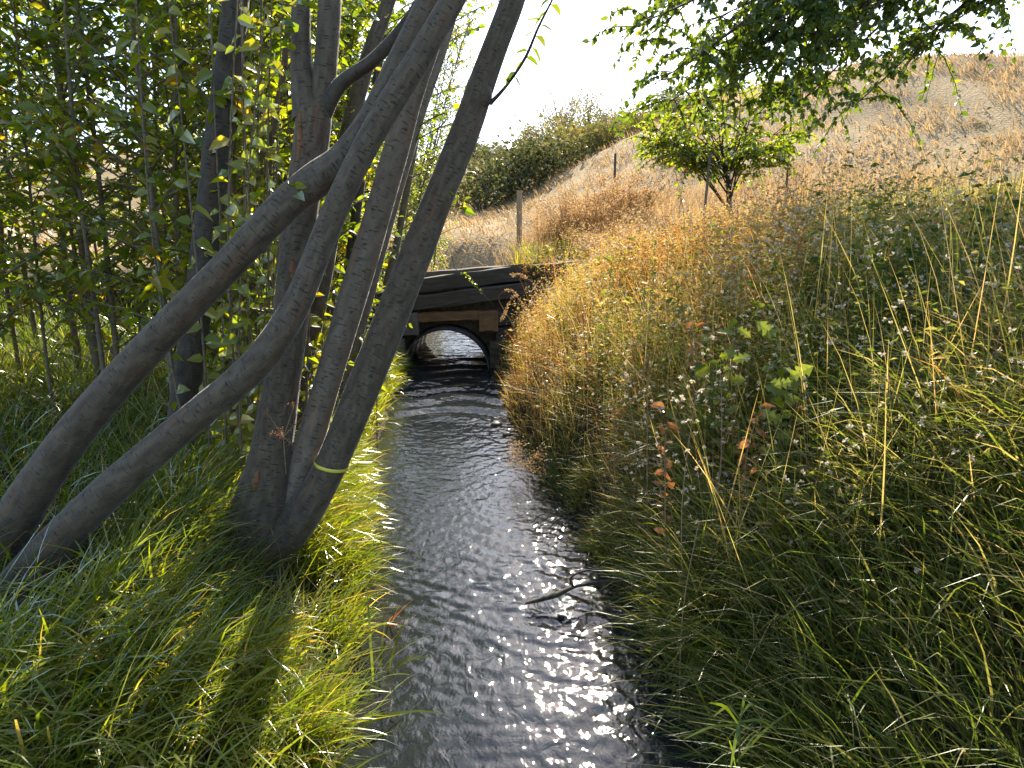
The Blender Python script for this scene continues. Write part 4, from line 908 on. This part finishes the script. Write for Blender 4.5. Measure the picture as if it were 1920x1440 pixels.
for (px, py, tx, ty, lab) in ((1375, 800, 1385, 590, 'tall prickly lettuce with bright lobed yellow green leaves on the bank'), (1335, 780, 1330, 610, 'lower prickly lettuce left of the tall bright one'), (1440, 760, 1455, 600, 'prickly lettuce with dull green lobed leaves right of the bright one'), (1480, 820, 1482, 690, 'prickly lettuce at the right with a drooping yellow leaf'), (1130, 600, 1150, 470, 'small yellow leaved lettuce above the end of the bridge')):
    b, t_ = at_bank(px, py, tx, ty); stalk('prickly_lettuce', lab, 'plant', b, t_, .004, STEMG, LOB, 20, .3, 1., (.3, .75))
for (px, py, tx, ty, lab, nl) in ((1262, 1010, 1247, 760, 'dead dock stalk hung with curled rust brown leaves mid bank', 20), (1290, 760, 1300, 600, 'dry stalk with orange brown leaves behind the lettuce', 14), (1105, 720, 1090, 560, 'rusty dead weed stalk on the bank right of the culvert', 12), (1430, 900, 1425, 760, 'brown withered stalk at the right of the bank', 10)):
    b, t_ = at_bank(px, py, tx, ty); stalk('dead_weed', lab, 'plant', b, t_, .004, STEMD, RUL, nl + 14, .25, 1., (.6, 1.25))
for (px, py, tx, ty, lab) in ((1300, 1060, 1312, 690, 'tall pale stalk dotted with white seeds in the middle of the bank'), (1225, 900, 1215, 680, 'pale seed stalk left of the dead dock stalk'), (1345, 900, 1350, 640, 'pale seed stalk in front of the lettuce'), (1190, 860, 1170, 690, 'short pale seed stalk nearer the water'), (1400, 470, 1425, 350, 'white seeded stalk on the slope below the small tree'), (1470, 480, 1490, 340, 'white seeded stalk at the right of the slope')):
    b, t_ = at_bank(px, py, tx, ty); stalk('seed_stalk', lab, 'plant', b, t_, .003, STEMD, None, 0, .3, 1, (1, 1), 40, .13)
b, t_ = at_bank(1288, 1230, 1318, 940); stalk('bare_straw_stalk', 'long bare straw stalk leaning over the dark grass by the water', 'plant', b, t_, .003, STEMD)
b, t_ = at_bank(1270, 450, 1288, 295); stalk('tall_weed', 'tall weed with a few yellow and orange leaves in front of the small tree', 'plant', b, t_, .005, STEMG, RUL, 14, .4, 1, (.6, 1.2))
b, t_ = at_bank(1290, 470, 1262, 300); stalk('tall_weed', 'thin pale tall weed leaning left beside the orange leaved one', 'plant', b, t_, .004, STEMD, LV, 10, .4, 1, (.5, .9))
MIDP = [(1180, 780, 'dead'), (1215, 620, 'lett'), (1355, 990, 'dead'), (1420, 660, 'lett'), (1240, 560, 'dead'), (1290, 900, 'lett'), (1120, 830, 'dead'), (1080, 700, 'lett'), (1395, 1050, 'dead'), (1460, 960, 'lett'), (1330, 520, 'lett'), (1185, 540, 'lett'), (1410, 540, 'dead'), (1150, 940, 'dead'), (1480, 620, 'dead'), (1040, 780, 'dead'), (1255, 700, 'lett')]
for px, py, kd in MIDP:
    b = ground_hit(px, py); tp = b + np.array([rng.normal(0, .06), rng.normal(0, .06), rng.uniform(.32, .6)])
    if kd == 'dead': stalk('dead_weed', 'withered brown leaved weed among the grasses of the right bank', 'plant', b, tp, .0032, STEMD, RUL, 20, .25, 1., (.5, 1.0), 8, .12, 'withered weeds on the right bank')
    else: stalk('prickly_lettuce', 'green lobed leaf weed among the grasses of the right bank', 'plant', b, tp, .0035, STEMG, LOB, 10, .25, 1., (.4, .8), 6, .1, 'lettuce weeds on the right bank')
# cream flower clumps at the water's edge
for (px, py, lab) in ((1012, 905, 'cream seeded clump hanging over the water below the bank'), (985, 885, 'small cream flower head reaching over the water')):
    b = ground_hit(px + 40, py); t = thing('cream_flower', lab, 'plant', b); m = MB(); mf = MB(); Bp = []
    for k in range(9):
        e = P(px - 10 + rng.uniform(-18, 18), py - 35 + rng.uniform(-22, 22), b[1] - .05); tube(m, [b, (b + e) / 2 + [0, 0, .08], e], [.003, .002, .001], 4, 6, 0, cap=False); Bp.append(e + rng.normal(0, .022, (60, 3)))
    Bp = np.concatenate(Bp); N = len(Bp); L = rng.uniform(.006, .014, N); leaves(mf, Bp, rdir(N), rdir(N), L, L * .6, rng.uniform(0, .9, N), simple=True); m.build('stems', STEMG, t); kind(mf.build('flower_head', STRAW, t), 'stuff')
# seed-headed grasses in front of the bridge end
for (px, py, pts, lab) in ((985, 720, ((965, 620), (935, 560), (960, 545), (985, 580)), 'arching seed headed grass hanging in front of the bridge'), (1010, 700, ((985, 600), (965, 555), (940, 600)), 'drooping grass stem beside the culvert mouth'), (1060, 640, ((1030, 560), (985, 520), (960, 515)), 'pale grass plume leaning across the bridge timbers')):
    b = ground_hit(px, py); t = thing('seed_grass', lab, 'grass plant', b); pp = [b] + [P(a, c, b[1] - .1 - .05 * k) for k, (a, c) in enumerate(pts)]; q = spline(np.array(pp), 60)
    m = MB(); tube(m, q[::4], np.linspace(.0028, .0015, 15), 5, 30, 0); m.build('stem', STEMD, t); m = MB(); i = rng.integers(38, 60, 140); L = rng.uniform(.012, .026, 140)
    leaves(m, q[i] + rng.normal(0, .004, (140, 3)), unit(np.gradient(q, axis=0)[i] * 40 + rng.normal(0, .5, (140, 3))), rdir(140), L, L * .3, rng.uniform(.2, .9, 140), simple=True); kind(m.build('seed_head', STRAW, t), 'stuff')
    m = MB(); blades(m, np.repeat(b[None], 9, 0), rng.uniform(.35, .6, 9), .006, rng.uniform(1.8, 4.4, 9), .2, rng.uniform(.6, 1.8, 9), rng.uniform(.3, .8, 9), 5); m.build('blades', SEDGE, t)
# green sprig hanging in front of the timbers
pp = [P(855, 505, 6.3), P(880, 520, 6.25), P(900, 545, 6.2), P(922, 568, 6.15)]
t = thing('leafy_sprig', 'leafy green sprig hanging in front of the bridge timbers', 'sprig', pp[0]); m = MB(); tube(m, [P(845, 470, 6.4)] + pp, [.004, .004, .003, .003, .002], 5, 20, 0); m.build('stem', STEMG, t)
q = spline(np.array(pp), 40)
for k in range(24): place_leaf(LV, q[6 + k % 33], rdir(1, -.7, .5)[0], rdir(1, 0, 1)[0], t, rng.uniform(.35, .7))
# broad bright blades in the right foreground
for (px, py, n_, L_, lab) in ((1398, 1400, 11, .26, 'bright green grass shoot with broad pointed blades at the water edge'), (1440, 900, 8, .38, 'clump of long yellow green blades right of the dead dock stalk'), (1490, 1240, 9, .3, 'broad bladed green grass clump in the shade at the right'), (1480, 1170, 7, .26, 'arching green blades above the shaded grass clump')):
    b = ground_hit(px, py); b = np.array([b[0] * .9, b[1] * .9, 0]); b[2] = max(.0, float(ground_z(b[0], b[1]))); L_ *= 1.25; t = thing('broad_grass', lab, 'grass plant', b)
    for k in range(n_):
        m = MB(); blades(m, b[None] + rng.normal(0, .012, (1, 3)), L_ * rng.uniform(.6, 1.25), rng.uniform(.011, .016), rng.uniform(0, 6.3), rng.uniform(.15, .9), rng.uniform(.2, 1.3), rng.uniform(.55, .85), 6, twist=rng.uniform(-.5, .5)); m.build('blade', SEDGE, t)
nd = P(1388, 1340, 1.14); gb = np.array([nd[0] + .03, nd[1] + .02, float(ground_z(nd[0] + .03, nd[1] + .02)) - .02])
t = thing('broad_grass', 'bright shoot of fanned pointed blades standing over the water at lower right', 'grass plant', gb)
m = MB(); tube(m, [gb, (gb + nd) / 2 + [.01, 0, 0], nd], [.003, .003, .002], 6, 10, 0); m.build('stem', STEMG, t)
for (ex, ey) in ((1305, 1308), (1322, 1345), (1330, 1392), (1352, 1412), (1372, 1428), (1300, 1378), (1424, 1335), (1478, 1330), (1402, 1290), (1440, 1372), (1500, 1395)):
    e = P(ex, ey, 1.14 + rng.uniform(-.05, .05)); v = (e - nd) * rng.uniform(.6, 1.25); st_ = nd - (nd - gb) * rng.uniform(0, .3); e = nd + v; q = np.array([st_, st_ + (e - st_) * .5 + [0, 0, rng.uniform(.01, .035)], e]); q = spline(q, 9); w_ = rng.uniform(.0022, .0034) * np.sin(np.pi * np.clip(np.linspace(.12, 1, 9), 0, 1)) ** .8 + .0004
    sd = unit(np.cross(v, unit(np.array([rng.normal(0, .5), -.6, .7])))); V_ = np.concatenate([q - sd * w_[:, None], q + sd * w_[:, None]]); m = MB(); m.add(V_, {4: [(i, i + 1, 10 + i, 9 + i) for i in range(8)]}, rng.uniform(.4, .68)); m.build('blade', SEDGE, t)
c_ = ground_hit(1850, 1290); x = c_[0] + rng.normal(0, .3, 2600); y = c_[1] + rng.normal(0, .26, 2600); k = x > XR(y) + .05; x, y = x[k], y[k]; p = slope_pts(x, y); N = len(p); m = MB()
blades(m, p, rng.uniform(.15, .34, N), .005 * rng.uniform(.6, 1.4, N), rng.normal(math.pi, 1.2, N), rng.uniform(0, .8, N), rng.uniform(.4, 1.8, N), np.clip(rng.normal(.34, .17, N), 0, 1), 4); kind(m.build('bank_grass', BANKG), 'stuff')
# left foreground blades reaching out over the water
for (px, py, n_, L_, lab) in ((640, 1390, 12, .36, 'spray of broad sunlit blades at the bottom of the left bank'), (705, 1290, 9, .34, 'long arching blade clump leaning out over the water'), (560, 1420, 12, .34, 'dense bright blade clump low on the left bank'), (610, 1290, 9, .36, 'grass clump with one long white shining blade')):
    b = ground_hit(px, py); t = thing('broad_grass', lab, 'grass plant', b)
    for k in range(n_):
        m = MB(); blades(m, b[None] + rng.normal(0, .02, (1, 3)), L_ * rng.uniform(.55, 1.2), rng.uniform(.007, .012), rng.normal(.1, .9), rng.uniform(.1, .8), rng.uniform(.3, 1.4), rng.uniform(.5, .9), 7, twist=rng.uniform(-.6, .6)); m.build('blade', SEDGE, t)
# reddish weed by the water and rusty leaf in the grass
b = ground_hit(725, 1200); t = thing('reddish_weed', 'small reddish weed leaning out from the left bank over the water', 'weed', b)
m = MB(); blades(m, np.repeat(b[None], 16, 0) + rng.normal(0, .02, (16, 3)), rng.uniform(.1, .2, 16), .006, rng.normal(.2, .8, 16), .5, .6, rng.uniform(.3, .9, 16), 4); m.build('leaves', RUST, t)
b = ground_hit(452, 1330); place = place_leaf(RUL, b + [0, 0, .18], (1, .2, .1), (0, -.5, 1), None, 1.4); place.name = 'fallen_leaf'; tag(place, 'fallen rust coloured leaf caught in the grass at lower left', 'leaf')
# umbel in front of the thick trunk
b = ground_hit(545, 1010); t = thing('umbel_weed', 'dry brown umbel weed standing in front of the thick trunk', 'plant', b); m = MB(); mf = MB(); hd = []
top = P(530, 800, 2.02)
tube(m, [b, (b + top) / 2, top], [.003, .0025, .002], 5, 12, 0)
for k in range(9):
    e = P(530 + rng.uniform(-45, 40), 795 + rng.uniform(-45, 40), 2.02 + rng.uniform(-.05, .05)); tube(m, [top - [0, 0, .04], e], [.0012, .0007], 3, 2, 0, cap=False); hd.append(e + rng.normal(0, .011, (34, 3)))
hd = np.concatenate(hd); N = len(hd); L = rng.uniform(.003, .007, N); leaves(mf, hd, rdir(N), rdir(N), L, L * .7, rng.uniform(0, 1, N), simple=True); m.build('stems', STEMD, t); mf.build('seed_head', RUST, t)
# twig leaning over and dipping into the water
t = thing('fallen_branch', 'mossy bent branch reaching from the right bank over the water with dangling roots', 'branch', W(1150, 1095, .12))
m = MB(); tube(m, [W(1215, 1080, .2), W(1150, 1090, .10), W(1085, 1098, .09), W(1040, 1118, .06), W(985, 1132, .035)], [.009, .010, .008, .013, .007], 9, 40, .3); m.build('limb', MOSSY, t, True)
m = MB(); tube(m, [W(1075, 1100, .09), W(1070, 1085, .13), W(1090, 1072, .16), W(1160, 1062, .2)], [.006, .006, .005, .003], 6, 20, .1); m.build('side_limb', BARKD, t, True)
for k in range(7):
    a = W(985 + k * 8, 1132 - k * 2, .035); m = MB(); tube(m, [a, a + [.01 * rng.normal(), -.02, -.02], a + [.04 * rng.normal() + .02, -.07, -.05]], [.002, .0016, .001], 4, 6, 0, cap=False); m.build('root', BARKD, t)
t = thing('drift_twigs', 'reddish tangle of drift twigs caught at the right water edge', 'twigs', W(1030, 985, .02))
for k in range(12):
    a = W(1000 + rng.uniform(-5, 60), 985 + rng.uniform(-12, 14), .02); bb = a + np.array([rng.uniform(.03, .16), rng.uniform(-.06, .05), rng.uniform(0, .05)]); m = MB(); tube(m, [a, (a + bb) / 2 + [0, 0, .015], bb], [.003, .003, .0015], 4, 6, 0); m.build('twig', BARKT, t)
# stones at the margin
for k, (px, py, s) in enumerate(((930, 796, .05), (950, 815, .04), (1232, 1262, .022))):
    c = W(px, py, 0); m = MB(); th, ph = np.meshgrid(np.linspace(0, np.pi, 8), np.linspace(0, 2 * np.pi, 12)); v = np.stack([np.sin(th) * np.cos(ph), np.sin(th) * np.sin(ph), np.cos(th) * .55], -1)
    v = v * (1 + .25 * (vnoise(v[..., 0] * 2 + k, v[..., 1] * 2 + v[..., 2], 1.5, k)[..., None] - .5)); i, j = np.meshgrid(np.arange(11), np.arange(7), indexing='ij')
    m.add((c + v * s).reshape(-1, 3), {4: np.stack([i * 8 + j, (i + 1) * 8 + j, (i + 1) * 8 + j + 1, i * 8 + j + 1], -1).reshape(-1, 4)})
    tag(m.build('stone', STONE, None, True), ['wet rounded stone at the right edge below the culvert', 'smaller wet stone just nearer than the one by the culvert', 'small pale stone at the right water edge in the foreground'][k], 'stone')
